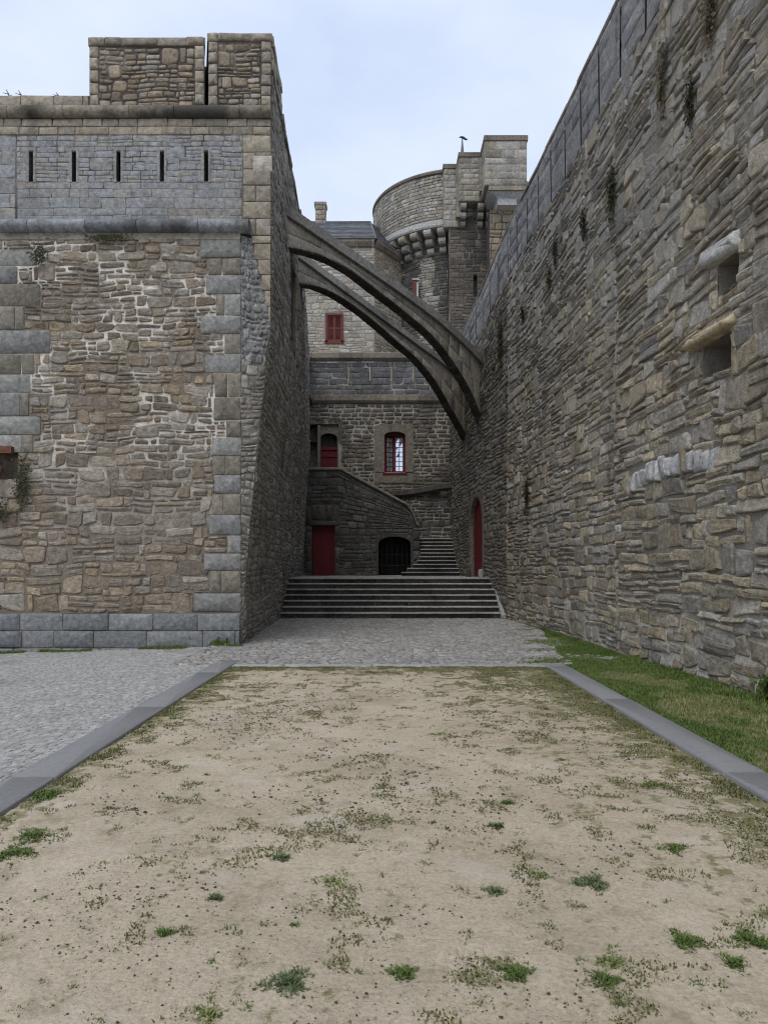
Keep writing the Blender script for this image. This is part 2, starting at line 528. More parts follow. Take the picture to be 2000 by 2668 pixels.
mo_sett2 = mortar_mat('pale_sett_joint_sand', (.31, .30, .28), (.37, .36, .335), (.45, .6))
m_void = plain_mat('unlit_stone_void', (.03, .028, .026), .95, .3)  # near-black colour stands in for the shade deep inside openings


def door_mat(name, col):
    m, nt, b = mat_new(name); N = NT(nt)
    c = N.mix(1.0, col, N.ramp(N.noise(5, 6, .65, (6, 6, .6)), [(.25, .7), (.75, 1.25)]), 'MULTIPLY')
    c = N.mix(N.maprange(N.noise(7, 6, .7, (1, 1, .4)), .6, .72, 0, .5), c, (.10, .035, .03))
    nt.links.new(c, b.inputs['Base Color']); b.inputs['Roughness'].default_value = .6
    nt.links.new(N.bump(N.noise(30, 5, .6, (3, 3, .15)), .25, .01), b.inputs['Normal'])
    return m


m_red = door_mat('dark_red_paint', (.135, .015, .019))
m_red2 = door_mat('faded_red_paint', (.13, .035, .028))
m_iron = plain_mat('black_iron', (.03, .028, .027), .55, .4, 20, .3, .4)
m_rust = plain_mat('rusty_iron', (.14, .065, .035), .9, .5, 14, .6)
m_galv = plain_mat('dull_zinc', (.34, .35, .36), .5, .3, 10, .2, .4)
m_twig = plain_mat('dry_stalk', (.06, .05, .035), .9, .4)


def glass_mat():
    m, nt, b = mat_new('window_glass'); N = NT(nt)
    b.inputs['Base Color'].default_value = (.72, .76, .82, 1); b.inputs['Roughness'].default_value = .04; b.inputs['Metallic'].default_value = .75
    b.inputs['Specular IOR Level'].default_value = 1.0; b.inputs['IOR'].default_value = 2.2
    nt.links.new(N.bump(N.noise(2.2, 2, .5), .06, .05), b.inputs['Normal'])
    return m


m_glass = glass_mat()


def slate_mat():
    m, nt, b = mat_new('slate_tiles'); N = NT(nt)
    t = N.tone()
    c = N.ramp(t[0], [(0, (.085, .09, .105)), (.5, (.12, .125, .14)), (1, (.16, .165, .175))])
    c = N.mix(1.0, c, N.ramp(N.noise(8, 6, .6), [(.3, .75), (.7, 1.25)]), 'MULTIPLY')
    nt.links.new(c, b.inputs['Base Color']); b.inputs['Roughness'].default_value = .6
    nt.links.new(N.bump(N.noise(25, 5, .6), .3, .02), b.inputs['Normal'])
    return m


m_slate = slate_mat()


def leaf_mat(name, cols):
    m, nt, b = mat_new(name); N = NT(nt); t = N.tone()
    n = len(cols)
    c = N.ramp(t[0], [(i / (n - 1), q) for i, q in enumerate(cols)])
    nt.links.new(c, b.inputs['Base Color']); b.inputs['Roughness'].default_value = .7
    return m


m_grass = leaf_mat('grass_blades', [(.06, .10, .022), (.10, .15, .034), (.145, .185, .052), (.28, .26, .11)])
m_mossgrass = leaf_mat('olive_moss_blades', [(.06, .075, .022), (.10, .115, .035), (.15, .15, .06), (.22, .19, .10)])
m_weed = leaf_mat('weed_leaves', [(.055, .09, .022), (.09, .14, .032), (.13, .165, .045)])
m_weedb = leaf_mat('bluish_weed_leaves', [(.07, .10, .045), (.11, .14, .065), (.155, .18, .09)])
m_mossp = leaf_mat('moss_and_wall_plants', [(.022, .023, .012), (.038, .040, .017), (.065, .062, .026)])
m_brownp = leaf_mat('withered_wall_plants', [(.07, .055, .03), (.13, .10, .05), (.17, .135, .07)])
m_crumb = leaf_mat('soil_crumbs', [(.05, .042, .030), (.10, .085, .06), (.16, .14, .105), (.30, .27, .22)])


def sand_mat():
    m, nt, b = mat_new('sandy_gravel'); N = NT(nt); t = N.tone()
    c = N.ramp(N.noise(.9, 6, .6), [(.3, (.355, .298, .215)), (.5, (.435, .368, .272)), (.7, (.495, .425, .325))])
    c = N.mix(1.0, c, N.ramp(N.noise(45, 8, .75), [(.25, .55), (.5, 1.), (.75, 1.3)]), 'MULTIPLY')
    c = N.mix(N.maprange(N.noise(160, 3, .6), .56, .68, 0, .45), c, (.15, .125, .09))
    c = N.mix(N.maprange(N.noise(2.6, 9, .72), .52, .66, 0, .55), c, (.23, .19, .125))
    c = N.mix(N.maprange(N.noise(11, 6, .7), .60, .70, 0, .6), c, (.13, .112, .075))
    c = N.mix(N.maprange(N.noise(1.4, 4, .6), .55, .68, 0, .5), c, (.50, .455, .385))
    # tone.r = cover of moss and worn turf at this spot
    mk = N.math('ADD', t[0], N.math('MULTIPLY', N.math('SUBTRACT', N.noise(6.5, 9, .74), .5), 2.9))
    mf = N.maprange(mk, .52, .78, 0, .8)
    mc = N.ramp(N.noise(28, 6, .7), [(.3, (.10, .095, .035)), (.5, (.15, .145, .055)), (.7, (.22, .185, .10))])
    c = N.mix(mf, c, mc)
    nt.links.new(c, b.inputs['Base Color']); b.inputs['Roughness'].default_value = .95
    h = N.math('ADD', N.math('MULTIPLY', N.noise(70, 8, .7), .5), N.noise(14, 6, .6))
    nt.links.new(N.bump(h, .6, .03), b.inputs['Normal'])
    return m


m_sand = sand_mat()
m_earth = plain_mat('packed_earth', (.30, .265, .21), .95, .3, 6, .4)
m_turf = plain_mat('turf_soil', (.13, .125, .06), .95, .5, 9, .6)
m_strip = plain_mat('smooth_paving_slab', (.205, .205, .207), .85, .14, 22, .2, .2)
m_sett = stone_mat('granite_setts', [(.25, .24, .23), (.32, .31, .295), (.28, .26, .235), (.36, .35, .335)], lo=.8, hi=1.2, stain_amt=.3, bump=.4, grain=50)
m_sett2 = stone_mat('pale_granite_setts', [(.33, .322, .308), (.375, .366, .352), (.35, .34, .325)], lo=.92, hi=1.08, stain_amt=.25, bump=.4, grain=50)
mo_sett = mortar_mat('sett_joint_sand', (.16, .145, .12), (.30, .28, .245), (.45, .6))

# ================================================================== SETTING
def gz(x, y):
    """paved court falls a little to the left"""
    return -.03 * np.maximum(0, -np.asarray(x, float) - 3.0)


ASH = dict(e=(.05, .1), jit=.03, n=12, depth=.012, gap=.014, tilt=.35, lo=True, rnd=.004, warp=.004, bev=.010, fn=.06)


def XR(y):
    return np.interp(y, [-6, 20, 24, 27, 30, 34, 38], [5.08 + .0475 * 6, 4.13, 3.88, 3.60, 3.36, 3.16, 3.06])


def TOPR(y):
    return np.interp(y, [0, 24, 27, 30, 34, 38], [12.3, 12.3, 11.85, 11.55, 11.3, 11.2])


def bulge(u, v):
    return .10 * (fbm(np.asarray(u) * .23, np.asarray(v) * .3, 3, 3) - .5)


def M_right(u, v, d):
    return XR(u) - d - bulge(u, v), u + 0 * d, v * (1 - (1 - TOPR(u) / 12.3) * smooth(6, 10, v))


def XL(y, h):
    lo = -2.34 - .04 * y
    up = np.interp(y, [16.15, 23.3, 36.5], [-2.37, -2.52, -3.56])
    t = np.clip(np.asarray(h, float) / 6.75, 0, 1) ** 1.25
    return lo * (1 - t) + up * t


def M_left(u, v, d):
    return XL(u, v) + d, u + 0 * d, v + 0 * d


def M_front(yp):
    return lambda u, v, d: (u + 0 * d, yp - d, v + 0 * d)


# ---- ground
mb = MB()
mb.add([(-160, -160, -.42), (160, -160, -.42), (160, 160, -.42), (-160, 160, -.42)], np.array([(0, 1, 2, 3)]))
kind(mb.build('ground', m_earth), 'structure')

# ---- sand court
ys = np.concatenate([np.arange(-4, 1.6, .25), np.arange(1.6, 7, .035), np.arange(7, 12.56, .06)])
xs = np.linspace(-2.5, 2.65, 170)
U, V = np.meshgrid(xs, ys, indexing='ij')


def moss_cover(x, y):
    """share of moss and worn turf over the sand: along the edges and in the right half near the slabs"""
    x = np.asarray(x, float); y = np.asarray(y, float)
    w = (fbm(x * 2.3, y * 1.7, 21, 5) - .5) * 1.3
    c = .23 + w * .5 + .07 * smooth(-1.5, 2.2, x)
    c = c + .34 * smooth(.75, 0, 2.65 - x + w * .3) * smooth(3.0, 5.5, y)
    c = c + .22 * smooth(2.4, .2, 2.65 - x + w) * smooth(2.2, 4.2, y)
    c = c + .45 * smooth(.5, 0, x + 2.5 + w * .3) * smooth(3, 5, y)
    c = c + .60 * smooth(11.3, 12.5, y + w * 1.2)
    c = c + .16 * smooth(6, 9, y) * smooth(.0, 2.0, np.abs(x - .1))
    return np.clip(c, 0, 1)


Z = .030 * (fbm(U * 1.1, V * 1.1, 4, 4) - .5) + .022 * (fbm(U * 7, V * 7, 9, 4) - .5) + .012 * (fbm(U * 24, V * 24, 13, 3) - .5)
edge = np.minimum(np.minimum(U + 2.5, 2.65 - U), 12.55 - V)
Z = Z - .006 - .02 * smooth(.25, 0, edge)


def sandz(x, y):
    return (.030 * (fbm(x * 1.1, y * 1.1, 4, 4) - .5) + .022 * (fbm(x * 7, y * 7, 9, 4) - .5) + .012 * (fbm(x * 24, y * 24, 13, 3) - .5) - .006)


mb = MB()
cv = moss_cover(U, V)
mb.grid(np.stack([U, V, Z], -1), 0, np.stack([cv, cv, cv], -1).reshape(-1, 3))
kind(mb.build('sand_court', m_sand), 'structure')

# ---- slab strips (two long edging strips and a thin cross kerb)


def strip_slabs(name, x0, x1, y0, y1, L, mat, across=False, z=.002):
    mb = MB()
    mb.box(x0, x1, y0, y1, -.12, -.022, 1)
    c = courses(y0, y1, x0, x1, x1 - x0, (L * .8, L * 1.2)) if not across else courses(x0, x1, y0, y1, y1 - y0, (L * .8, L * 1.2))
    Mx = (lambda u, v, d: (v + 0 * d, u + 0 * d, z - .012 + d)) if not across else (lambda u, v, d: (u + 0 * d, v + 0 * d, z - .012 + d))
    lay_stones(mb, c, Mx, gap=.009, e=(.03, .05), jit=.02, n=16, depth=.014, tilt=.2, fn=.04, bev=.008, lo=True, rnd=.0, warp=0, seed=int(abs(x0) * 10) + 3)
    kind(mb.build(name, [mat, mo_sett]), 'structure')


strip_slabs('edging_path', -2.85, -2.5, -4, 13.3, 2.6, m_strip)
strip_slabs('edging_path', 2.65, 3.0, -4, 13.0, 2.8, m_strip)
strip_slabs('kerb', -2.5, 2.65, 12.55, 12.85, 1.4, m_sett2, True, -.004)

# ---- granite setts
mb = MB()
us = np.linspace(-3.6, 4.6, 30); vs = np.linspace(12.85, 24.6, 30)
Mg = lambda u, v, d: (u + 0 * d, v + 0 * d, -.02 + d + .012 * (fbm(u * .9, v * .9, 31, 3) - .5))
sheet(mb, Mg, us, vs, mat=1)
lay_stones(mb, courses(-3.6, 4.6, 12.86, 24.6, .125, (.10, .21), var=.12), Mg, gap=.018, e=(.18, .36), jit=.2, n=8, bev=.018, depth=.018, tilt=.5, lo=True, warp=.03, seed=5)
kind(mb.build('cobbled_alley_pavement', [m_sett, mo_sett]), 'structure')
mb = MB()
Mg2 = lambda u, v, d: (u + 0 * d, v + 0 * d, gz(u, v) - .02 + d + .012 * (fbm(u * .9, v * .9, 33, 3) - .5))
sheet(mb, Mg2, np.linspace(-16, -2.85, 40), np.linspace(-4, 16.2, 40), mat=1)
lay_stones(mb, courses(-11, -2.86, 3.0, 16.1, .092, (.08, .15), var=.12), Mg2, gap=.006, e=(.12, .26), jit=.14, n=8, bev=.010, depth=.005, tilt=.5, lo=True, warp=.03, seed=6,
           skip=lambda a, b: (a < -1.2 * b + -0.6) & (a < -3.2 - .55 * b))
kind(mb.build('sett_paved_court', [m_sett2, mo_sett2]), 'structure')


# ---- grass verge on the right (ragged triangle of turf)
def verge_x0(y):
    return np.where(y < 12.9, 3.0, 3.0 + (y - 12.9) * .15 + .25 * (fbm(y * .9, y * 0, 8, 3) - .3))


def blades(mb, x, y, z, h, w, r, lean=.6, tone=None):
    n = len(x)
    a = r.uniform(0, 2 * pi, n); b = a + pi / 2
    l = r.uniform(.1, lean, n) * h
    dx = np.cos(a); dy = np.sin(a); bx = np.cos(b); by = np.sin(b)
    p0 = np.stack([x + bx * w, y + by * w, z], -1); p1 = np.stack([x - bx * w, y - by * w, z], -1)
    p2 = np.stack([x + dx * l * .4 - bx * w * .7, y + dy * l * .4 - by * w * .7, z + h * .6], -1)
    p3 = np.stack([x + dx * l * .4 + bx * w * .7, y + dy * l * .4 + by * w * .7, z + h * .6], -1)
    p4 = np.stack([x + dx * l, y + dy * l, z + h * .95], -1)
    co = np.stack([p0, p1, p2, p3, p4], 1).reshape(-1, 3)
    i = np.arange(n)[:, None] * 5
    if tone is None:
        tone = r.random(n)
    t = np.repeat(np.stack([tone, tone, tone], -1), 5, 0)
    mb.add(co, [i + np.array([[0, 1, 2, 3]]), i + np.array([[3, 2, 4]])], 0, t)


def turfz(x, y):
    return -.03 + .05 * fbm(x * .8, y * .8, 41, 3) + .02 * fbm(x * 5, y * 5, 43, 3) - .02 * smooth(3.3, 3.0, x)


mb = MB()
yy = np.concatenate([np.arange(-4, 4, .3), np.arange(4, 21.8, .1)])
P = []
for f in np.linspace(0, 1, 26):
    xx = verge_x0(yy) * (1 - f) + (XR(yy) + .1) * f
    P.append(np.stack([xx, yy, turfz(xx, yy) - .01 - (.03 if f in (0,) else 0)], -1))
mb.grid(np.array(P))
kind(mb.build('verge_soil', m_turf), 'structure')
r = np.random.default_rng(11)
n = 150000
y = 3.2 + 18.6 * r.random(n) ** 1.55; f = r.random(n)
x0 = verge_x0(y); x = x0 + (XR(y) - .03 - x0) * f
bare = fbm(x * 1.1 + 3, y * .8, 51, 4)
keep = (bare < .53) | (r.random(n) < .30)
near = smooth(.5, .1, XR(y) - x)
x, y, near, bare = x[keep], y[keep], near[keep], bare[keep]
n = len(x)
h = (.025 + .035 * r.random(n)) * (1 + 1.1 * near) * (.5 + .8 * vnoise(x * 2, y * 2, 5)) * .75
dry = np.clip(.42 * r.random(n) + .9 * smooth(.48, .66, bare) * r.random(n) + .25 * vnoise(x * 1.5, y * 1.5, 77), 0, 1)
mb = MB(); blades(mb, x, y, turfz(x, y) - .012, h, .0035 + .0025 * r.random(n), r, .9, dry)
kind(mb.build('verge_grass', m_grass), 'stuff')

# grass creeping along the plinth and through the setts
mb = MB(); n = 9000
x = -2.9 - 8.5 * r.random(n); y = 15.86 - np.abs(r.normal(0, .10, n)) * (.5 + 1.2 * vnoise(x * 1.4, x * 0, 3))
k = vnoise(x * 1.1 + 5, x * 0, 15) > .33
x, y = x[k], y[k]; n = len(x)
blades(mb, x, y, gz(x, y) - .01, .03 + .07 * r.random(n) * vnoise(x * 1.7, x * 0, 9), .005, r, .9, r.random(n) * .7)
n = 9000
y = 13 + 9 * r.random(n) ** 1.3; x = verge_x0(y) - np.abs(r.normal(0, .35, n))
k = fbm(x * 2, y * 2, 61, 3) > .52
x, y = x[k], y[k]; n = len(x)
blades(mb, x, y, np.full(n, -.02), .02 + .03 * r.random(n), .006, r, .9, r.random(n) * .8)
kind(mb.build('joint_grass', m_grass), 'stuff')

# moss and short turf over the sand, soil crumbs
mb = MB(); n = 420000
y = 1.9 + 10.6 * r.random(n) ** 1.2; x = -2.48 + 5.1 * r.random(n)
cvv = moss_cover(x, y) + (fbm(x * 5.5, y * 5.5, 71, 4) - .5) * 2.3
k = r.random(n) < smooth(.52, .85, cvv) * .8
x, y = x[k], y[k]; n = len(x)
blades(mb, x, y, sandz(x, y) - .006, .008 + .016 * r.random(n), .0035 + .003 * r.random(n), r, 1.2, np.clip(r.random(n) * .9 + .1, 0, 1))
kind(mb.build('court_moss_grass', m_mossgrass), 'stuff')

mb = MB(); n = 90000
y = 1.8 + 10.7 * r.random(n) ** 1.25; x = -2.48 + 5.1 * r.random(n)
cl = fbm(x * 1.7, y * 1.7, 81, 4)
cl = cl * .6 + .4 * fbm(x * 7, y * 5, 83, 4)
k = r.random(n) < smooth(.44, .66, cl) * .8
x, y = x[k], y[k]; n = len(x)
s = (.0022 + .0085 * r.random(n) ** 6) * (1 + .4 * (y > 5))
oct_ = np.array([(1, 0, 0), (0, 1, 0), (-1, 0, 0), (0, -1, 0), (.2, .1, .75), (0, 0, -.5)])
co = (oct_[None] * s[:, None, None] * r.uniform(.55, 1.3, (n, 6, 1)))
ang = r.uniform(0, 2 * pi, n)
cx_ = co[..., 0] * np.cos(ang)[:, None] - co[..., 1] * np.sin(ang)[:, None]
cy_ = co[..., 0] * np.sin(ang)[:, None] + co[..., 1] * np.cos(ang)[:, None]
co = np.stack([cx_ + x[:, None], cy_ + y[:, None], co[..., 2] + (sandz(x, y) + s * .2)[:, None]], -1).reshape(-1, 3)
fc = np.array([(0, 1, 4), (1, 2, 4), (2, 3, 4), (3, 0, 4), (1, 0, 5), (2, 1, 5), (3, 2, 5), (0, 3, 5)])
tn = np.repeat(np.stack([np.clip(r.random(n) ** 2.2, 0, 1)] * 3, -1), 6, 0)
mb.add(co, (np.arange(n)[:, None, None] * 6 + fc[None]).reshape(-1, 3), 0, tn)
kind(mb.build('soil_crumbs', m_crumb), 'stuff')

# ================================================================== BASTION (left)
YB, YU = 16.0, 16.15
B = thing('bastion', 'tall square bastion of rubble with grey corner blocks and round cornice left of the alley', 'bastion', (-2.98, 16.0, 0))

MF = M_front(YB)
# quoins: long and short blocks alternate, some grey, some tan
QUOINS = []


def quoins(mb, xr, side, v0, v1, h, long_, short, seed, M, alt=0):
    r = np.random.default_rng(seed); v = v0; k = alt; A_, G_ = [], []
    while v < v1 - .1:
        q = min(h * r.uniform(.8, 1.2), v1 - v)
        if v1 - v - q < .18:
            q = v1 - v
        w = (long_ if k % 2 == 0 else short) * r.uniform(.7, 1.25)
        c = (xr - w, xr, v, v + q) if side > 0 else (xr, xr + w, v, v + q)
        (G_ if (k % 2 == 0 and r.random() < .6) or r.random() < .2 else A_).append(c)
        if k % 2 == 1 and r.random() < .6:
            w2 = r.uniform(.18, .32)
            A_.append((c[0] - w2, c[0], v, v + q) if side > 0 else (c[1], c[1] + w2, v, v + q))
        v += q; k += 1
    QUOINS.extend(A_ + G_)
    p = dict(ASH); p.update(depth=.022, jit=.05, gap=.010, warp=0, fn=.03, tilt=.3)
    if A_:
        lay_stones(mb, np.array(A_), M, mat=0, seed=seed + 1, **p)
    if G_:
        lay_stones(mb, np.array(G_), M, mat=1, seed=seed + 2, **p)


mb = MB()
quoins(mb, -2.975, 1, .68, 8.55, .425, .80, .36, 8, MF)
mb.build('corner_blocks', [m_quoin, m_grey], B)
mb = MB()
quoins(mb, -8.7, -1, 4.0, 8.5, .425, 1.45, .95, 12, MF, 1)
mb.build('corner_blocks', [m_quoin, m_grey], B)

# lower rubble face
mb = MB()
hole = (-8.35, -7.62, 3.45, 4.15, .45)
sheet(mb, MF, np.linspace(-16, -2.985, 66), np.arange(.5, 8.75, .2), [hole], mat=1, rough=.02)
mb.add([(-16, YB, 8.75), (-2.98, YB, 8.75), (-2.98, YB + .6, 8.75), (-16, YB + .6, 8.75)], np.array([(0, 1, 2, 3)]), 1)
cells = np.vstack([lay(-8.7, -3.0, .68, 4.0, (.26, .46), (.18, .66), (.11, .25), big=.22),
                   lay(-8.7, -3.0, 4.0, 8.5, (.22, .40), (.16, .60), (.09, .20), big=.14)])
lay_stones(mb, cells, MF, gap=.028, e=(.14, .5), depth=.026, n=14, jit=.42, warp=.02, holes=[hole] + QUOINS, bounds=(-8.7, -2.985, .66, 8.55), seed=3, rnd=.06, bev=.02, flat=True, fn=.2)
lay_stones(mb, lay(-15.9, -8.75, .68, 8.5, (.3, .5), (.2, .6), (.1, .24)), MF, gap=.04, e=(.3, .7), depth=.03, n=10, jit=.3, warp=.03, bounds=(-16, -8.6, .66, 8.55), seed=4, lo=True)
mb.build('rubble_panel', [m_brown, mo_bast], B)

# broken socket with rusty iron at the left edge
mb = MB()
mb.box(-8.3, -7.7, 15.86, 16.2, 3.98, 4.12)
mb.tube([(-8.1, 16.2, 3.7), (-7.95, 15.9, 3.66), (-7.95, 15.8, 3.45), (-8.0, 15.8, 3.2)], [.06, .06, .055, .05])
mb.build('rusty_bracket', m_rust, B)

# plinth
MP = M_front(YB - .09)
mb = MB()
mb.box(-16, -2.985, YB - .085, YB + .3, -.45, .655, 1)
p = dict(ASH); p.update(depth=.016, warp=.0)
lay_stones(mb, courses(-16, -2.98, -.42, .66, .36, (.55, 1.25)), MP, seed=15, bounds=(-16, -2.975, -.5, .668), **p)
mb.build('plinth', [m_plin, mo_ash], B)

# main round cornice between the lower face and the loopholed storey
def torus_run(mb, x0, x1, yp, zc, rad, flat=.8, n=14, seg=1.1, mat=0, capR=True):
    ang = np.linspace(-pi / 2 - .5, pi / 2 + .2, n)
    x = x0
    rr = np.random.default_rng(int(zc * 10))
    while x < x1 - 1e-3:
        e = min(x + seg * rr.uniform(.8, 1.3), x1)
        if x1 - e < .3:
            e = x1
        g = .006
        a = [(x + g, yp - max(0, np.cos(t)) * rad, zc + np.sin(t) * rad * flat) for t in ang]
        b = [(e - (g if e < x1 else 0), yy_, zz_) for (_, yy_, zz_) in a]
        a = [(x + g, yp + .2, zc - rad * flat)] + a + [(x + g, yp + .2, zc + rad * flat)]
        b = [(b[0][0], yp + .2, zc - rad * flat)] + b + [(b[0][0], yp + .2, zc + rad * flat)]
        t_ = (rr.random(), rr.random(), .5)
        mb.strip(a, b, mat, t_, True)
        mb.add(a, [list(range(len(a)))], mat, t_); mb.add(b, [list(range(len(b)))], mat, t_)
        x = e


mb = MB()
torus_run(mb, -16, -2.80, 16.02, 8.72, .19, .8)
mb.build('round_cornice', m_greyd, B)
mb = MB()
mb.box(-16, -2.99, YB - .03, YB + .05, 8.44, 8.60)
mb.build('cornice_bed', m_tan, B)

# loopholed storey
MU = M_front(YU)
slX = [X(q, YU) for q in (81, 193, 309, 422, 537)]
sl = [(q - .045, q + .045, 9.74, 10.37, .55) for q in slX]
mb = MB()
sheet(mb, MU, np.linspace(-16, -2.375, 56), np.arange(8.6, 11.1, .2), sl, mat=1, reveal=.5)
mb.build('loophole_storey', [m_tan, mo_ash], B)
mb = MB()
p = dict(ASH); p.update(depth=.003, gap=.004, jit=.10, n=10, warp=.006, e=(.06, .16), tilt=.2)
lay_stones(mb, courses(-7.72, -2.98, 8.86, 9.72, .17, (.3, .9), var=.3), MU, seed=20, holes=sl, **p)
lay_stones(mb, lay(-7.72, -2.98, 9.72, 10.70, (.2, .3), (.14, .5), (.07, .15)), MU, seed=21, holes=sl, **dict(p, jit=.22, e=(.10, .35), depth=.006, gap=.006))
lay_stones(mb, courses(-16, -7.75, 8.86, 10.70, .3, (.4, .9), var=.2), MU, seed=22, **p)
mb.build('grey_loophole_panel', [m_blue, mo_fill], B)
for (a, b, c, d, _) in sl:
    mb = MB()
    for xx in (a - .055, b + .001):
        mb.box(xx, xx + .054, YU - .012, YU + .3, c - .02, d + .02)
    mb.box(a - .055, b + .055, YU - .013, YU + .3, d + .021, d + .08)
    mb.build('loophole_surround', m_blue, B)

mb = MB()
lay_stones(mb, courses(-16, -2.375, 10.72, 11.06, .17, (.35, .75)), MU, seed=25, **ASH)
qs = []
v = 8.6
k = 0
while v < 10.7:
    q = min(.35, 10.72 - v)
    qs.append((-2.97, -2.375, v, v + q) if k % 2 else (-2.97, -2.70, v, v + q))
    if k % 2 == 0:
        qs.append((-2.70, -2.375, v, v + q))
    v += q; k += 1
lay_stones(mb, np.array(qs), MU, seed=26, **ASH)
# the corner comes down to a point under the cornice
v = 6.78
while v < 8.6:
    q = min(.33, 8.6 - v)
    lw = np.interp(v + q * .5, [6.75, 8.6], [.02, .43])
    lay_stones(mb, np.array([(-2.375 - lw, -2.375, v, v + q)]), MU, seed=int(v * 100), **dict(ASH, depth=.01))
    v += q
mb.add([(-2.80, YU + .004, 8.6), (-2.375, YU + .004, 8.6), (-2.375, YU + .004, 6.75)], np.array([(0, 1, 2)]), 1)
mb.build('upper_corner_blocks', [m_tan, mo_ash], B)
mb = MB()
lay_stones(mb, np.array([(X(658, YU), X(710, YU) - .01, 9.92, 10.28)]), M_front(YU - .004), seed=2, **dict(ASH, depth=.012))
mb.build('pale_block', m_white, B)

# broach: cracked render where the cut corner returns to the square
hs = np.linspace(-.2, 8.55, 50)
R_ = np.where(hs < 6.75, XL(16.16, hs), np.interp(hs, [6.75, 8.6], [-2.375, -2.80]))
mb = MB()
P = []
for f in np.linspace(0, 1, 14):
    xx = (-2.985) * (1 - f) + R_ * f
    P.append(np.stack([xx, 16.01 + .15 * f + .05 * (fbm(xx * 9, hs * 5, 91, 4) - .5) * np.sin(pi * f), hs], -1))
P = np.array(P); kc = int(np.searchsorted(hs, 5.8))
mb.grid(P[:, kc:]); mb.grid(P[:, :kc + 1], 1)
Mb = lambda u, v, d: (-2.985 + (np.interp(v, hs, R_) + 2.985) * u, 16.01 + .15 * u - d, v + 0 * d)
cc = lay(0, 1, 5.8, 8.5, (.14, .26), (.12, .34), (.09, .2), big=.5)
lay_stones(mb, cc, Mb, gap=.018, e=(.5, .9), depth=.03, n=10, jit=.35, warp=.03, bounds=(0.01, .97, 2.7, 8.5), seed=33, lo=True)
lay_stones(mb, lay(0, 1, -.1, 5.85, (.2, .4), (.3, .9), (.08, .2)), Mb, gap=.02, e=(.15, .42), depth=.02, n=12, jit=.3, warp=.02, bounds=(0.01, .99, -.2, 5.85), seed=34, lo=True, mat=2)
mb.build('cracked_render_broach', [m_crack, mo_wall, m_side], B)

# side wall to the alley (leans out above the cut corner)
sh = [(18.6, 18.75, 1.0, 1.55, .5), (20.6, 20.75, 1.05, 1.6, .5), (20.35, 20.62, 4.3, 5.3, .5), (20.1, 21.5, 7.35, 9.75, .6)]
mb = MB()
sheet(mb, M_left, np.linspace(16.15, 23.3, 37), np.arange(-.2, 12.2, .2), sh, mat=1, rough=.03)
lay_stones(mb, lay(16.2, 23.3, -.1, 3.6, (.25, .45), (.16, .5), (.08, .2)), M_left, gap=.018, e=(.15, .42), depth=.028, n=12, jit=.3, holes=sh, seed=40, bounds=(16.15, 23.3, -.2, 12), warp=.02, rnd=.04)
lay_stones(mb, lay(16.2, 23.3, 3.6, 12.0, (.22, .4), (.18, .6), (.08, .2)), M_left, gap=.014, e=(.15, .45), depth=.024, n=12, jit=.3, holes=sh, seed=41, bounds=(16.15, 23.3, 3, 12.05), warp=.02, lo=True, mat=2, rnd=.04)
mb.build('alley_side_wall', [m_side, mo_wall, m_side], B)
for a in sh[:3]:
    mb = MB()
    fr = lambda u, v, d: M_left(np.asarray(u), np.asarray(v), np.asarray(d))
    w_ = .10
    lay_stones(mb, np.array([(a[0] - w_, a[0], a[2] - .05, a[3] + .05), (a[1], a[1] + w_, a[2] - .05, a[3] + .05), (a[0] - w_, a[1] + w_, a[3] + .05, a[3] + .22)]),
               M_left, seed=int(a[2] * 7), **dict(ASH, depth=.05))
    mb.build('niche_surround', m_dark, B)
mb = MB()
lay_stones(mb, courses(7.3, 9.8, 21.55, 21.95, .4, (.5, .7)), lambda u, v, d: (XL(v, u) + d, v + 0 * d, u + 0 * d), seed=44, **dict(ASH, depth=.09))
mb.build('recess_jamb', m_tan, B)
# low inner continuation of the side wall
mb = MB()
sheet(mb, M_left, np.arange(23.3, 36.6, .3), np.arange(-.2, 11.5, .25), mat=1, rough=.03)
lay_stones(mb, lay(23.35, 36.4, -.1, 11.4, (.25, .42), (.2, .6), (.09, .2)), M_left, gap=.02, e=(.2, .5), depth=.045, n=8, jit=.25, seed=42, bounds=(23.3, 36.5, -.2, 11.45), warp=.03, lo=True)
mb.build('inner_side_wall', [m_side, mo_wall], B)
# end face of the tall block
mb = MB()
mb.add([(-2.53, 23.3, 8.0), (-12, 23.3, 8.0), (-12, 23.3, 12.15), (-2.53, 23.3, 12.15)], np.array([(0, 1, 2, 3)]), 0)
yy = np.linspace(23.3, 36.5, 20)
mb.strip(np.stack([XL(yy, 11.45), yy, yy * 0 + 11.45], -1), np.stack([yy * 0 - 8, yy, yy * 0 + 11.45], -1), 0)
# top walk and core
mb.box(-16, -2.55, 16.5, 23.25, 8, 11.2, 0)
mb.box(-16, -3.7, 16.75, 23.2, -.4, 8, 0)
mb.build('masonry_core', mo_dark, B)

# upper string, parapet and merlons
mb = MB()
torus_run(mb, -16, -2.372, YU + .0, 11.19, .14, .95)
mb.build('upper_cornice', m_blk, B)
mb = MB()
lay_stones(mb, courses(-16, -6.2, 11.32, 11.55, .23, (.5, .9)), MU, seed=50, **ASH)
mb.box(-16, -6.2, YU + .004, YU + .7, 11.30, 11.545, 1)
mb.build('low_parapet', [m_tan, mo_ash], B)


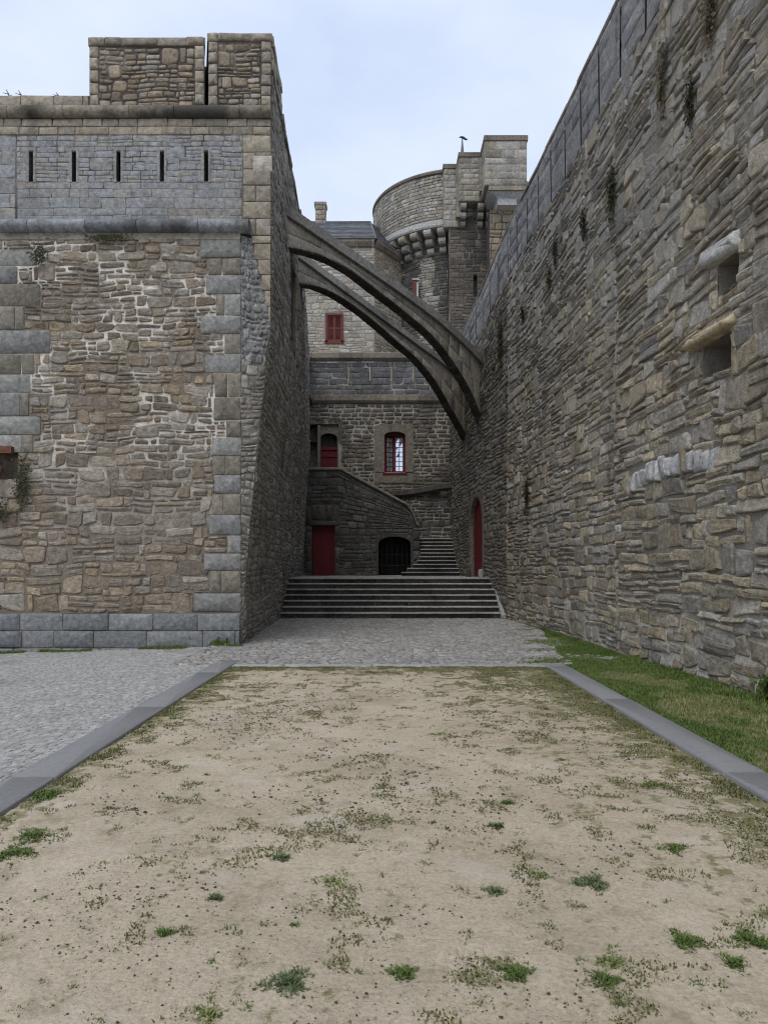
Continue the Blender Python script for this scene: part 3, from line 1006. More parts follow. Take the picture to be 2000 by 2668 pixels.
def merlon(x0, x1, z0, z1, back, seed, splay_l=0., splay_r=0.):
    mb = MB()
    pts = [(x0, YU + .006, z0), (x1, YU + .006, z0), (x1 + splay_r, back, z0), (x0 + splay_l, back, z0)]
    mb.prism(pts, (0, 0, z1 - z0 - .05), 1)
    fr = .19; fl = .20
    z1c = z1 - .17
    body = (x0 + fl, x1 - .21, z0, z1c - .04)
    c = lay(body[0], body[1], body[2], body[3], (.18, .34), (.12, .42), (.07, .2), big=.15)
    lay_stones(mb, c, M_front(YU), gap=.022, e=(.2, .5), depth=.022, n=10, jit=.28, warp=.015, bounds=body, seed=seed, mat=2)
    c = np.vstack([courses(x0, x0 + fl, z0, z1c, .24, (fl * 1.01, fl * 1.02)), courses(x1 - .21, x1, z0, z1c, .24, (.25, .26))])
    c[:, 0] = np.where(c[:, 0] < (x0 + x1) / 2, x0, x1 - .21); c[:, 1] = np.where(c[:, 1] < (x0 + x1) / 2, x0 + fl, x1)
    lay_stones(mb, np.unique(np.round(c, 4), axis=0), M_front(YU), seed=seed + 1, **dict(ASH, depth=.05))
    o = mb.build('merlon', [m_tan, mo_ash, m_brown], B)
    mb = MB()
    c = courses(x0, x1, z1c, z1, .17, (.35, .85))
    lay_stones(mb, c, M_front(YU - .01), seed=seed + 2, **dict(ASH, depth=.055))
    rr = np.random.default_rng(seed)
    mb.prism([(x0 - .02, YU - .02, z1c + .01), (x1 + .02, YU - .02, z1c + .01), (x1 + splay_r + .02, back, z1c + .01), (x0 + splay_l - .02, back, z1c + .01)], (0, 0, .155 + .01), 0)
    me = mb.build('coping', m_tan, None)
    me.parent = o; me.location = (0, 0, 0)
    # the coping is a child of the merlon mesh, whose origin is the bastion's
    co = np.array(B['_at']); me.matrix_parent_inverse.identity()
    for vv in me.data.vertices:
        vv.co -= type(vv.co)(co)
    return o


merlon(X(233, YU), X(533, YU), 11.30, 12.75, YU + 1.0, 60, 0, -.27)
merlon(X(543, YU), -2.37, 11.30, 12.84, YU + 1.65, 66, -.42, -.03)
mb = MB()
mb.box(-4.3, -3.95, YU + .9, YU + 1.3, 11.95, 12.75)
mb.build('embrasure_lintel', mo_dark, B)
# merlon's alley face and the wall top behind it
mb = MB()
Ms = lambda u, v, d: (XL(u, 10.0) + .012 + d + 0 * v, u + 0 * d, v + 0 * d)
lay_stones(mb, courses(YU + .02, YU + 1.65, 12.1, 12.84, .25, (.3, .7)), Ms, seed=70, **dict(ASH, depth=.03))
mb.build('merlon_side_blocks', [m_tan], B)
mb = MB()
lay_stones(mb, courses(YU + 1.65, 23.3, 12.0, 12.16, .16, (.5, 1.0)), Ms, seed=71, **dict(ASH, depth=.05))
mb.box(-3.2, -2.56, YU + 1.6, 23.28, 11.1, 12.14, 0)
mb.build('side_coping', [m_trim], B)

# ================================================================== RIGHT RAMPART
W = thing('rampart_wall', 'very high rough rampart wall of weathered rubble running back along the right of the alley', 'wall', (5.0, 10.0, 0))
hR = [(q - .05, q + .05, 10.72, 11.96, .12) for q in np.arange(-5.3, 37, 1.22)] + [(10.16, 10.95, 4.28, 4.74, .6), (9.95, 10.5, 5.30, 5.74, .5), (27.36, 29.94, 1.26, 4.34, .25)]
mb = MB()
sheet(mb, M_right, np.arange(-6, 38, .25), np.arange(-.5, 12.31, .25), hR, mat=1, rough=.05)
arch_skip = lambda a, b: (a > 10.4) & (a < 14.0) & (np.abs(b - (3.20 - .16 * ((a - 12.1) / 1.9) ** 2)) < .16)
hR3 = hR[-3:]
pr = dict(holes=hR3, bounds=(-6, 38, -.4, 10.75))
lay_stones(mb, lay(3.0, 14.5, -.35, 10.7, (.26, .50), (.20, .9), (.10, .27), big=.2), M_right, gap=.02, e=(.07, .36), depth=.042, n=14, jit=.45, warp=.012, seed=80, rnd=.05, skip=arch_skip, bev=.022, flat=True, fn=.14, tilt=.5, **pr)
lay_stones(mb, lay(14.5, 24, -.35, 10.7, (.24, .44), (.2, .8), (.09, .23), big=.16), M_right, gap=.018, e=(.08, .36), depth=.034, n=12, jit=.4, warp=.014, seed=81, rnd=.05, skip=arch_skip, bev=.022, flat=True, fn=.14, tilt=.5, **pr)
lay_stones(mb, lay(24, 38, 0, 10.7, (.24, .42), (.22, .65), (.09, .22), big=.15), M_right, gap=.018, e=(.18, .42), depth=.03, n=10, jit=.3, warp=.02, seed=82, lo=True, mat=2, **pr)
lay_stones(mb, lay(-6, 3.0, -.35, 10.7, (.35, .6), (.3, .8), (.15, .3)), M_right, gap=.026, e=(.25, .55), depth=.055, n=8, jit=.25, warp=.04, seed=83, lo=True, **pr)
# thickness, wall walk
yy = np.arange(-6, 38.1, .5)
mb.strip(np.stack([XR(yy) - .0, yy, TOPR(yy)], -1), np.stack([XR(yy) + 1.6, yy, TOPR(yy)], -1), 1)
mb.strip(np.stack([XR(yy) + 1.6, yy, TOPR(yy)], -1), np.stack([XR(yy) + 1.6, yy, TOPR(yy) * 0 - .5], -1), 1)
mb.build('rubble_face', [m_wall, mo_wall, m_dark], W)
mb = MB()
jt = [(q - .045, q + .045, 10.7, 11.98) for q in np.arange(-5.3, 37, 1.22)]
cb = courses(-6, 37, 10.70, 12.18, .37, (.7, 1.6), var=.2)
lay_stones(mb, cb, M_right, gap=.006, e=(.05, .12), jit=.12, n=12, depth=.02, tilt=.4, lo=True, warp=0.006, seed=84, bev=.010, fn=.08, holes=jt, bounds=(-6, 37.5, 10.7, 12.18))
sheet(mb, lambda u, v, d: M_right(u, v, d + .012), np.arange(-6, 37, .2), np.arange(10.72, 12.18, .2), jt, reveal=.10, back=True, bmat=1)
mb.build('parapet_slabs', [m_slab, m_void], W)
mb = MB()
lay_stones(mb, courses(-6, 37, 12.18, 12.31, .13, (.8, 1.3)), M_right, seed=85, **dict(ASH, depth=.03, tilt=.1))
mb.build('parapet_coping', m_trim, W)
# relieving arch of upright pale stones
mb = MB()
r = np.random.default_rng(5)
u = 10.45
while u < 14.0:
    w = r.uniform(.17, .29)
    s = (u + w / 2 - 12.1) / 1.9
    b0 = 3.02 - .16 * s * s; t0 = b0 + r.uniform(.32, .40)
    lay_stones(mb, np.array([(u, u + w, b0, t0)]), M_right, gap=.02, e=(.12, .3), depth=.075, n=14, jit=.22, warp=0, seed=int(u * 100), mat=0 if r.random() < .7 else 1)
    u += w
mb.build('relieving_arch', [m_pale, m_wall], W)
mb = MB()
lay_stones(mb, np.array([(9.95, 11.25, 4.76, 4.98)]), M_right, gap=.01, e=(.15, .2), depth=.16, n=16, jit=.12, warp=0, seed=3)
mb.build('ochre_lintel', m_lintel, W)
mb = MB()
lay_stones(mb, np.array([(9.85, 10.72, 5.76, 6.02)]), M_right, gap=.01, e=(.2, .3), depth=.16, n=16, jit=.3, warp=0, seed=4)
mb.build('pale_lintel', m_pale, W)


# arched opening helper --------------------------------------------------
def arch_pts(u0, u1, v0, vs, vt, n=9, pointed=False):
    """outline of an opening from the left foot up and over to the right foot"""
    c = (u0 + u1) / 2; hw = (u1 - u0) / 2
    if pointed:
        L = [(u0 + (c - u0) * (1 - np.cos(t)) ** 1.0, vs + (vt - vs) * np.sin(t) ** .85) for t in np.linspace(0, pi / 2, n)]
        L[-1] = (c, vt)
        Rr = [(2 * c - a, b) for a, b in L[::-1]][1:]
        top = L + Rr
    else:
        top = [(c - hw * np.cos(t), vs + (vt - vs) * np.sin(t)) for t in np.linspace(0, pi, 2 * n - 1)]
    return [(u0, v0)] + top + [(u1, v0)]


def arch_frame(mb, M, outer, inner_pts, d0, d1, mat=0):
    """flat surround between a rectangle outer=(u0,u1,v0,v1) and an arched opening"""
    u0, u1, v0, v1 = outer
    ins = np.array(inner_pts)
    c = ((ins[:, 0].min() + ins[:, 0].max()) / 2)
    vs_ = ins[1, 1]
    o = []
    for k, (a, b) in enumerate(ins):
        if b <= vs_ + 1e-6 and k < 2:
            o.append((u0, b))
        elif b <= vs_ + 1e-6 and k >= len(ins) - 2:
            o.append((u1, b))
        else:
            f = (a - c) / (ins[:, 0].max() - c)
            if abs(f) > .75:
                o.append((u0 if f < 0 else u1, vs_ + (v1 - vs_) * (1 - abs(f)) / .25))
            else:
                o.append((c + f / .75 * (u1 - c), v1))
    o = np.array(o)

    def P(q, d):
        return np.stack(M(q[:, 0], q[:, 1], np.full(len(q), d)), -1)
    mb.strip(P(o, d1), P(ins, d1), mat); mb.strip(P(ins, d1), P(ins, d0), mat); mb.strip(P(o, d1), P(o, max(d0, -.04)), mat)


def panel(mb, M, pts, d, mat=0, thick=.05):
    q = np.array(pts)
    a = np.stack(M(q[:, 0], q[:, 1], np.full(len(q), d)), -1); b = np.stack(M(q[:, 0], q[:, 1], np.full(len(q), d - thick)), -1)
    n = len(q)
    mb.add(a, [list(range(n))], mat); mb.strip(a, b, mat, closed=True)


def planks(mb, M, u0, u1, topf, v0, d, n, mat=0, gap=.008, thick=.04):
    e = np.linspace(u0, u1, n + 1)
    for k in range(n):
        a, b = e[k] + gap / 2, e[k + 1] - gap / 2
        us = np.linspace(a, b, 4)
        pts = [(a, v0), (b, v0)] + [(q, topf(q)) for q in us[::-1]]
        panel(mb, M, pts, d, mat, thick)


ap = arch_pts(27.46, 29.84, 1.26, 2.9, 4.26, 9, True)
apn = np.array(ap)
mb = MB(); arch_frame(mb, M_right, (27.3, 30.0, 1.26, 4.4), ap, -.2, .05)
mb.build('doorway_arch', m_dark, W)
mb = MB()
order = np.argsort(apn[1:-1, 0])
planks(mb, M_right, 27.46, 29.84, lambda q: float(np.interp(q, apn[1:-1, 0][order], apn[1:-1, 1][order])), 1.27, -.12, 12)
D_ = mb.build('arched_door', m_red, W, 'tall pointed dark red plank door')


def child_of(o, root, parent):
    """hang a finished mesh under a part whose mesh space is the root's"""
    o.parent = parent
    off = type(o.location)(root['_at'])
    o.data.transform(__import__('mathutils').Matrix.Translation(-off))
    return o


mb = MB()
mb.tube([M_right(np.float64(27.9), np.float64(2.25), np.float64(-.12)), M_right(np.float64(27.9), np.float64(2.25), np.float64(-.06))], .03, 8)
mb.tube([(float(XR(27.9)) + .10, 27.9, 2.2), (float(XR(27.9)) + .06, 27.9, 2.1), (float(XR(27.9)) + .10, 27.9, 2.05)], .012, 6)
child_of(mb.build('handle', m_iron), W, D_)
# ================================================================== FLYING BUTTRESSES
def buttress(ext, intr, P0, P1, cop, label, seed):
    """ext/intr: pixel outlines met with the upright plane through P0-P1"""
    P0 = np.array(P0, float); P1 = np.array(P1, float); D = P1 - P0; L = np.linalg.norm(D); t = D / L
    nrm = np.array([t[1], -t[0]])           # towards the right front

    def hit(px, py):
        k = (px - 1000) / 2000.0            # x = k*y
        # P0 + s*t : x = k*y
        s = (k * P0[1] - P0[0]) / (t[0] - k * t[1])
        q = P0 + s * t
        return s, EYE + (HZ - py) * q[1] / 2000.0
    E = np.array([hit(*q) for q in ext]); I = np.array([hit(*q) for q in intr])
    s = np.linspace(-.25, L + .5, 60)
    e = np.interp(s, E[:, 0], E[:, 1]); i = np.interp(s, I[:, 0], I[:, 1])
    # smooth the sampled curves
    for _ in range(6):
        i[1:-1] = (i[:-2] + 2 * i[1:-1] + i[2:]) / 4; e[1:-1] = (e[:-2] + 2 * e[1:-1] + e[2:]) / 4
    i = np.minimum(i, e - .35)
    T = .28
    root = thing('flying_buttress', label, 'buttress', (P0[0], P0[1], 0), 'flying buttresses spanning the alley')

    def Q(ss, h, d):
        return np.stack([P0[0] + ss * t[0] + nrm[0] * d, P0[1] + ss * t[1] + nrm[1] * d, h], -1)
    mb = MB()
    ec = e - cop
    for d in (0., -T):
        mb.strip(Q(s, ec, d), Q(s, i, d), 1)
    mb.strip(Q(s, i, 0.), Q(s, i, -T), 1); mb.strip(Q(s, ec, 0.), Q(s, ec, -T), 1)
    Mx = lambda u, v, d: tuple(np.moveaxis(Q(u, np.interp(u, s, i) * (1 - v) + np.interp(u, s, ec) * v, d), -1, 0))
    c = courses(-.2, L + .45, 0.0, 1.0, .5, (.55, 1.05), r=np.random.default_rng(seed))
    lay_stones(mb, c, Mx, gap=.004, e=(.03, .06), jit=.02, n=16, depth=.012, tilt=.2, lo=True, warp=0, seed=seed, bev=.008, fn=.06, bounds=(-.25, L + .5, 0.004, .996))
    Mb_ = lambda u, v, d: tuple(np.moveaxis(Q(u, np.interp(u, s, i) * (1 - v) + np.interp(u, s, ec) * v, -T - d), -1, 0))
    lay_stones(mb, c, Mb_, gap=.0, e=(.03, .06), jit=.0, n=12, depth=.012, tilt=.5, lo=True, warp=0, seed=seed + 1, bounds=(-.25, L + .5, 0.004, .996))
    mb.build('buttress_body', [m_arch, mo_ash], root)
    # voussoirs of the soffit
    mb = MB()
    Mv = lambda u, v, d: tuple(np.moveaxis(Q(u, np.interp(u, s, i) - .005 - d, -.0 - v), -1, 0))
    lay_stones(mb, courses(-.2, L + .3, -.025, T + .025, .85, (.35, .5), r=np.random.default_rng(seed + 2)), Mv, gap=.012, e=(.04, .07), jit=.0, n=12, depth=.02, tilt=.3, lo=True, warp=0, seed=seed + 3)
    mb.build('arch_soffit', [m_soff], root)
    # coping slabs, a little proud on both sides
    mb = MB(); u = -.2; r = np.random.default_rng(seed + 5)
    while u < L + .4:
        w = min(r.uniform(.7, 1.2), L + .45 - u)
        ss = np.array([u + .006, u + w - .006]); top = np.interp(ss, s, e); bot = top - cop + .004
        a = Q(ss, bot, .10); b = Q(ss, top - .03, .10); c1 = Q(ss, top + .02, -.12); d1 = Q(ss, top + .02, -T + .12); e1 = Q(ss, top - .03, -T - .1); f1 = Q(ss, bot, -T - .1)
        ring0 = [q[0] for q in (a, b, c1, d1, e1, f1)]; ring1 = [q[1] for q in (a, b, c1, d1, e1, f1)]
        tn = (r.random(), r.random(), .5)
        mb.strip(ring0, ring1, 0, tn, closed=True); mb.add(ring0, [list(range(6))], 0, tn); mb.add(ring1, [list(range(6))], 0, tn)
        u += w
    mb.build('coping', m_cop, root)
    return root


buttress([(740, 530), (748, 536), (907, 647), (1038, 739), (1134, 811), (1182, 855), (1250, 922), (1275, 955)],
         [(740, 647), (751, 647), (796, 652), (845, 669), (893, 691), (917, 706), (970, 749), (1038, 800), (1086, 840), (1115, 864), (1144, 895), (1173, 934), (1211, 992), (1232, 1030), (1253, 1082), (1262, 1120)],
         (-2.44, 19.4), (3.5, 28.0), .30, 'front flying buttress, the higher of two stone half arches crossing the alley', 101)
buttress([(765, 645), (775, 652), (813, 681), (975, 802), (1110, 902), (1175, 951), (1215, 990)],
         [(765, 738), (777, 738), (821, 744), (864, 761), (907, 787), (941, 811), (989, 850), (1047, 903), (1081, 929), (1110, 962), (1139, 1001), (1160, 1039), (1181, 1077), (1206, 1115), (1215, 1150)],
         (-2.52, 22.3), (3.26, 31.2), .24, 'rear flying buttress, the lower stone half arch seen beneath the front one', 111)

# ================================================================== BROAD STEPS
ST = thing('stone_steps', 'broad flight of seven worn dark stone steps filling the alley', 'steps', (.2, 24.4, 0))
r = np.random.default_rng(9)
for k in range(7):
    mb = MB()
    y0 = 24.4 + .32 * k; z0 = .18 * k; z1 = z0 + .18
    yb = y0 + .36 if k < 6 else 36.4
    xl = float(XL(y0, 0.5)) - .15; xr = float(XR(y0)) + .2
    if k == 6:
        xl, xr = -4.0, 4.0
    # nosed tread blocks end to end, each with its own wear
    x = xl
    while x < xr - 1e-3:
        e = min(x + r.uniform(1.0, 2.0), xr)
        if xr - e < .5:
            e = xr
        tn = (r.random(), r.random(), .5)
        xx = np.linspace(x + .003, e - .003, 7)
        wz = .012 * (fbm(xx * 1.2, xx * 0 + k, 15, 3) - .5); wy = .02 * (fbm(xx * 1.2, xx * 0 + k * 3, 16, 3) - .5)
        prof = [(.17, z0 - .03), (.17, z1 - .05), (.0, z1 - .045), (-.012, z1 - .03), (.0, z1 - .008), (.03, z1), (min(.52, yb - y0 + .12), z1)]
        P = [np.stack([xx, y0 + a + wy, np.full(7, b) + wz * (b > z0)], -1) for a, b in prof]
        mb.grid(np.array(P)[2:], 0, tn, True); mb.grid(np.array(P)[:3], 2, tn, True)  # recessed risers in a darker stone, shade put into their colour
        x = e
    if k == 6:
        Mp = lambda u, v, d: (u + 0 * d, v + 0 * d, z1 - .014 + d)
        lay_stones(mb, courses(-4, 4, y0 + .4, 36.4, .6, (.6, 1.1)), Mp, seed=19, **dict(ASH, depth=.014))
        mb.add([(-4, y0 + .05, z1 - .02), (4, y0 + .05, z1 - .02), (4, 36.5, z1 - .02), (-4, 36.5, z1 - .02)], np.array([(0, 1, 2, 3)]), 1)
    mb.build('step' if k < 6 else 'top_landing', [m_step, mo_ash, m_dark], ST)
mb = MB()
for (sx, f) in ((-1, XL), (1, None)):
    pass
prof = [(24.25, 0), (24.25, .12), (26.5, 1.42), (27.2, 1.42), (27.2, 0)]
mb.prism([(3.70, a, b) for a, b in prof], (.5, 0, 0), 0)
mb.build('side_kerb', m_step, ST)

# ================================================================== GATE HOUSE AT THE END OF THE ALLEY
YF = 36.0
MFc = M_front(YF)
G = thing('gatehouse', 'two storey stone gatehouse front closing the alley, with small arched window and string courses', 'building', (0, 36, 0))
hw = (0.02, 1.0, 6.1, 8.02, .45)
hd = (-3.55, -2.14, 4.9, 8.35, 1.1)
slits = [(X(q, YF) - .06, X(q, YF) + .06, 10.35, 11.1, .3) for q in (910, 966, 1022, 1079)]
mb = MB()
sheet(mb, MFc, np.arange(-4.2, 4.3, .25), np.arange(0, 11.3, .25), [hw, hd] + slits, mat=1, rough=.02)
bh = [(-.45, 1.36, 5.6, 8.35), (-3.6, -2.0, 4.9, 8.5)]
bs = dict(holes=bh + [s[:4] for s in slits])
lay_stones(mb, courses(-4.1, 4.1, 5.2, 9.3, .19, (.24, .6), var=.3), MFc, gap=.045, e=(.12, .3), depth=.022, n=10, jit=.16, warp=.012, seed=120, lo=True, **bs)
lay_stones(mb, lay(-4.1, 4.1, 1.2, 5.0, (.25, .4), (.2, .6), (.12, .26)), MFc, gap=.028, e=(.15, .35), depth=.025, n=10, jit=.2, warp=.012, seed=121, lo=True, mat=2)
lay_stones(mb, courses(-4.1, 4.1, 9.72, 11.25, .26, (.3, .8), var=.25), MFc, gap=.018, e=(.08, .2), depth=.02, n=10, jit=.12, warp=.01, seed=122, lo=True, mat=3, **bs)
mb.box(-9, 4.6, 37.2, 39.9, 0, 11.2, 1)
mb.box(-9, -4.0, YF + .02, 37.3, 0, 11.2, 1)
mb.build('wall', [m_facade, mo_fac, m_shaded, m_fslab], G)
mb = MB()
for (z0, z1, pr) in ((9.32, 9.72, .14), (11.3, 11.68, .2)):
    x = -4.2
    r = np.random.default_rng(int(z0 * 10))
    while x < 4.3:
        e = min(x + r.uniform(.8, 1.5), 4.3)
        tn = (r.random(), r.random(), .5)
        mb.prism([(x + .004, YF + .05, z0), (x + .004, YF - pr * .4, z0), (x + .004, YF - pr, z0 + .12), (x + .004, YF - pr, z1 - .04), (x + .004, YF - pr + .04, z1), (x + .004, YF + .05, z1)], (e - x - .008, 0, 0), 0, tn)
        x = e
    mb.build('string_course', m_trim, G)
    mb = MB()
for s in slits:
    mb = MB()
    mb.box(s[0], s[0] + .035, YF - .02, YF + .2, s[2] + .03, s[3] - .05)
    mb.box(s[0] + .035, s[1], YF + .03, YF + .2, s[2], s[3], 1)
    mb.build('blind_loophole', [m_pale, m_dark], G)
# window
wp = arch_pts(0.02, 1.0, 6.1, 7.82, 8.0, 6)
mb = MB(); arch_frame(mb, MFc, (-.45, 1.36, 5.75, 8.36), wp, -.4, .035)
mb.box(-.45, 1.36, YF - .037, YF + .1, 5.6, 6.04, 0)
mb.build('window_surround', m_trim, G)
WN = None
mb = MB()
for (a, b, c, d) in ((.02, .075, 6.1, 7.9), (.945, 1.0, 6.1, 7.9), (.02, 1.0, 6.04, 6.12), (.075, .945, 7.82, 7.98)):
    mb.box(a, b, YF + .22, YF + .31, c, d)
WN = mb.build('window', m_red, G, 'small red framed casement window with many panes')
mb = MB(); mb.box(-.06, 1.08, YF - .07, YF + .3, 5.98, 6.06)
child_of(mb.build('sill', m_red), G, WN)


def leaf(x0, x1, z0, z1, yh, ang, hinge, cols, rows, bar):
    """one casement leaf turned about its hinge edge"""
    fr = MB(); gl = MB()
    ca, sa = cos(ang), sin(ang)
    hx = x0 if hinge < 0 else x1

    def T(x, y, z):
        dx = x - hx; return (hx + dx * ca - y * sa * (1), yh + dx * sa + y * ca, z)

    def bx(mb, a, b, c, d, y0, y1):
        p = [T(x, y, z) for (x, y, z) in ((a, y0, c), (b, y0, c), (b, y1, c), (a, y1, c), (a, y0, d), (b, y0, d), (b, y1, d), (a, y1, d))]
        mb.add(p, np.array([(0, 3, 2, 1), (4, 5, 6, 7), (0, 1, 5, 4), (1, 2, 6, 5), (2, 3, 7, 6), (3, 0, 4, 7)]))
    f = .05
    bx(fr, x0, x0 + f, z0, z1, 0, .05); bx(fr, x1 - f, x1, z0, z1, 0, .05)
    bx(fr, x0 + f, x1 - f, z0, z0 + f, 0, .05); bx(fr, x0 + f, x1 - f, z1 - f, z1, 0, .05)
    brs = MB()
    for k in range(1, cols):
        q = x0 + f + (x1 - x0 - 2 * f) * k / cols; bx(brs, q - bar, q + bar, z0 + f, z1 - f, .008, .042)
    for k in range(1, rows):
        q = z0 + f + (z1 - z0 - 2 * f) * k / rows; bx(brs, x0 + f, x1 - f, q - bar, q + bar, .01, .04)
    r = np.random.default_rng(int(x0 * 100) + 5)
    for i in range(cols):
        for j in range(rows):
            a = x0 + f + (x1 - x0 - 2 * f) * i / cols; b = x0 + f + (x1 - x0 - 2 * f) * (i + 1) / cols
            c = z0 + f + (z1 - z0 - 2 * f) * j / rows; d = z0 + f + (z1 - z0 - 2 * f) * (j + 1) / rows
            w = r.uniform(-.004, .004, 4)
            gl.add([T(a, .022 + w[0], c), T(b, .022 + w[1], c), T(b, .022 + w[2], d), T(a, .022 + w[3], d)], np.array([(0, 1, 2, 3)]))
    o = fr.build('casement', m_red, None); child_of(o, G, WN)
    o2 = brs.build('glazing_bars', m_iron, None); child_of(o2, G, WN)
    o3 = gl.build('pane', m_glass, None); child_of(o3, G, WN)


leaf(.09, .49, 6.13, 7.80, YF + .24, radians(24), -1, 2, 7, .014)
leaf(.51, .93, 6.13, 7.80, YF + .24, radians(-2), 1, 2, 7, .014)
# dark room behind the glass
mb = MB(); mb.box(.02, 1.0, YF + .52, YF + .6, 6.0, 8.1)
mb.build('window_reveal_back', m_void, G)

# doorway at the head of the stair
mb = MB()
mb.box(-3.12, -2.98, YF - .0, YF + 1.0, 4.9, 8.3, 0)
mb.box(-3.55, -3.12, YF + .6, YF + 1.0, 7.6, 8.3, 0)
MD = M_front(YF + .35)
op = arch_pts(-3.0, -2.2, 4.9, 7.72, 7.95, 6)
arch_frame(mb, M_front(YF + .12), (-3.0, -2.14, 4.9, 8.34), op, -.3, .0)
mb.build('upper_doorway', m_trim, G)
mb = MB(); planks(mb, MD, -2.97, -2.2, lambda q: 7.18, 4.95, 0., 5)
mb.box(-2.99, -2.19, YF + .30, YF + .40, 7.19, 7.32)
mb.box(-2.96, -2.21, YF + .31, YF + .345, 6.86, 6.98)
mb.build('upper_door', m_red, G)
mb = MB(); mb.box(-2.99, -2.19, YF + .38, YF + .42, 7.33, 7.95)
mb.build('transom_panel', m_void, G)
# curved ledge where the stair winds, corner pier and downpipe
mb = MB()
xs_ = np.linspace(.2, 3.5, 12)
za = 5.05 + .35 * smooth(.4, 3.4, xs_); yo = YF - .12 - .35 * smooth(1.6, 3.5, xs_)
prof = [(.12, -.16), (.0, -.16), (-.09, -.06), (-.09, .14), (-.05, .18), (.12, .2)]
mb.grid(np.array([np.stack([xs_, yo + a, za + b], -1) for a, b in prof]), 0, None, False)
mb.build('stair_ledge', m_shaded, G)
mb = MB()
lay_stones(mb, courses(1.26, 9.3, -3.92, -3.62, .3, (.4, .7)), lambda u, v, d: (v + 0 * d, 34.4 - d, u + 0 * d), seed=131, **dict(ASH, depth=.02))
mb.box(-4.1, -3.62, 34.4, 36.2, 1.2, 9.3, 1)
mb.build('corner_pier', [m_shaded, mo_dark], G)
mb = MB(); mb.box(-4.1, -3.3, 34.15, 36.1, 9.3, 9.62)
mb.build('pier_cap', m_trim, G)
mb = MB()
mb.tube([(-3.52, 34.55, 6.3), (-3.52, 34.55, 9.2)], .06, 8)
mb.build('downpipe', m_galv, G)

# ================================================================== WINDING STAIR
YS = 34.6
SB = thing('winding_stair', 'stone stair behind a sloping parapet with a red door and barred vault beneath it', 'staircase', (0, 34.6, 1.26))
MS = M_front(YS)
topx = np.array([-3.7, -1.94, -1.7, 1.02, 1.28, 1.5]); topz = np.array([6.0, 6.0, 5.85, 4.4, 4.05, 3.45])
hdoor = (-3.24, -2.22, 1.26, 3.55, .3)
hgr = (-.25, 1.2, 1.26, 3.05, 1.3)
# parapet front: sheet whose top follows the slope
u = np.unique(np.round(np.concatenate([np.arange(-3.7, 1.51, .13), [1.5, -3.24, -2.22, -.25, 1.2]]), 4))


def MSt(uu, v, d):
    """v in metres up to 3.7, then stretched to meet the sloping top"""
    t = np.interp(uu, topx, topz)
    z = np.where(v <= 3.4, v * np.minimum(1, t / 3.45), 3.4 + (v - 3.4) * np.maximum(t - 3.4, .03) / 2.6)
    return uu + 0 * d, YS - d, z + 0 * d


mb = MB()
sheet(mb, MSt, u, np.arange(1.2, 6.01, .2), [hdoor, hgr], mat=1, bmat=2)
sd = dict(holes=[hdoor[:4], (-.33, 1.28, 1.2, 3.1), (-3.5, -2.0, 3.4, 4.5)])
lay_stones(mb, lay(-3.65, 1.5, 1.2, 6.0, (.3, .45), (.25, .65), (.14, .3)), MSt, gap=.028, e=(.12, .3), depth=.025, n=10, jit=.18, warp=.01, seed=140, lo=True, bounds=(-3.7, 1.5, 1.2, 5.98), **sd)
# back of the parapet and the mass below the hidden flight
mb.strip([(a, YS + .3, b) for a, b in zip(topx, topz)], [(a, YS + .3, 3.2) for a in topx], 1)
mb.strip([(a, YS, b) for a, b in zip(topx, topz)], [(a, YS + .3, b) for a, b in zip(topx, topz)], 1)
fx = [(-3.7, 5.0), (-1.9, 5.0), (.9, 3.1)]
mb.strip([(a, YS + .3, b) for a, b in fx], [(a, YF - .03, b) for a, b in fx], 1)
mb.build('parapet_wall', [m_shaded, mo_dark, m_void], SB)
mb = MB()
lay_stones(mb, np.array([(-3.55, -3.28, 3.55, 4.4), (-3.28, -2.98, 3.75, 4.45), (-2.98, -2.62, 3.75, 4.45), (-2.62, -2.3, 3.75, 4.45), (-2.3, -2.02, 3.55, 4.4)]), MS, seed=7, **dict(ASH, depth=.035))
lay_stones(mb, np.array([(-3.4, -2.05, 3.50, 3.74)]), MS, seed=8, **dict(ASH, depth=.05))
lay_stones(mb, np.vstack([courses(1.28, 3.5, -3.52, -3.24, .3, (.5, .7)), courses(1.28, 3.5, -2.22, -1.98, .3, (.5, .7))]), lambda uu, v, d: (v + 0 * d, YS - d, uu + 0 * d), seed=9, **dict(ASH, depth=.03))
mb.build('door_surround', [m_facade], SB)
mb = MB(); planks(mb, M_front(YS + .2), -3.22, -2.24, lambda q: 3.5, 1.28, 0., 8)
DR = mb.build('plank_door', m_red, SB)
mb = MB(); mb.tube([(-2.36, YS + .19, 2.3), (-2.36, YS + .13, 2.3), (-2.36, YS + .13, 2.2)], .014, 6)
o = mb.build('handle', m_iron); child_of(o, SB, DR)
# barred vault
gp = arch_pts(-.25, 1.2, 1.26, 2.7, 3.02, 8)
mb = MB(); arch_frame(mb, MS, (-.33, 1.29, 1.26, 3.12), gp, -.08, .02)
mb.build('vault_arch', m_shaded, SB)
mb = MB()
for q in np.linspace(-.1, 1.05, 6):
    zt = 2.7 + .32 * math.sqrt(max(0, 1 - ((q - .475) / .725) ** 2))
    mb.tube([(q, YS + .5, 1.27), (q, YS + .5, zt)], .017, 6)
for z in (1.7, 2.2, 2.62):
    mb.tube([(-.25, YS + .5, z), (1.2, YS + .5, z)], .015, 6)
mb.build('iron_grille', m_iron, SB)
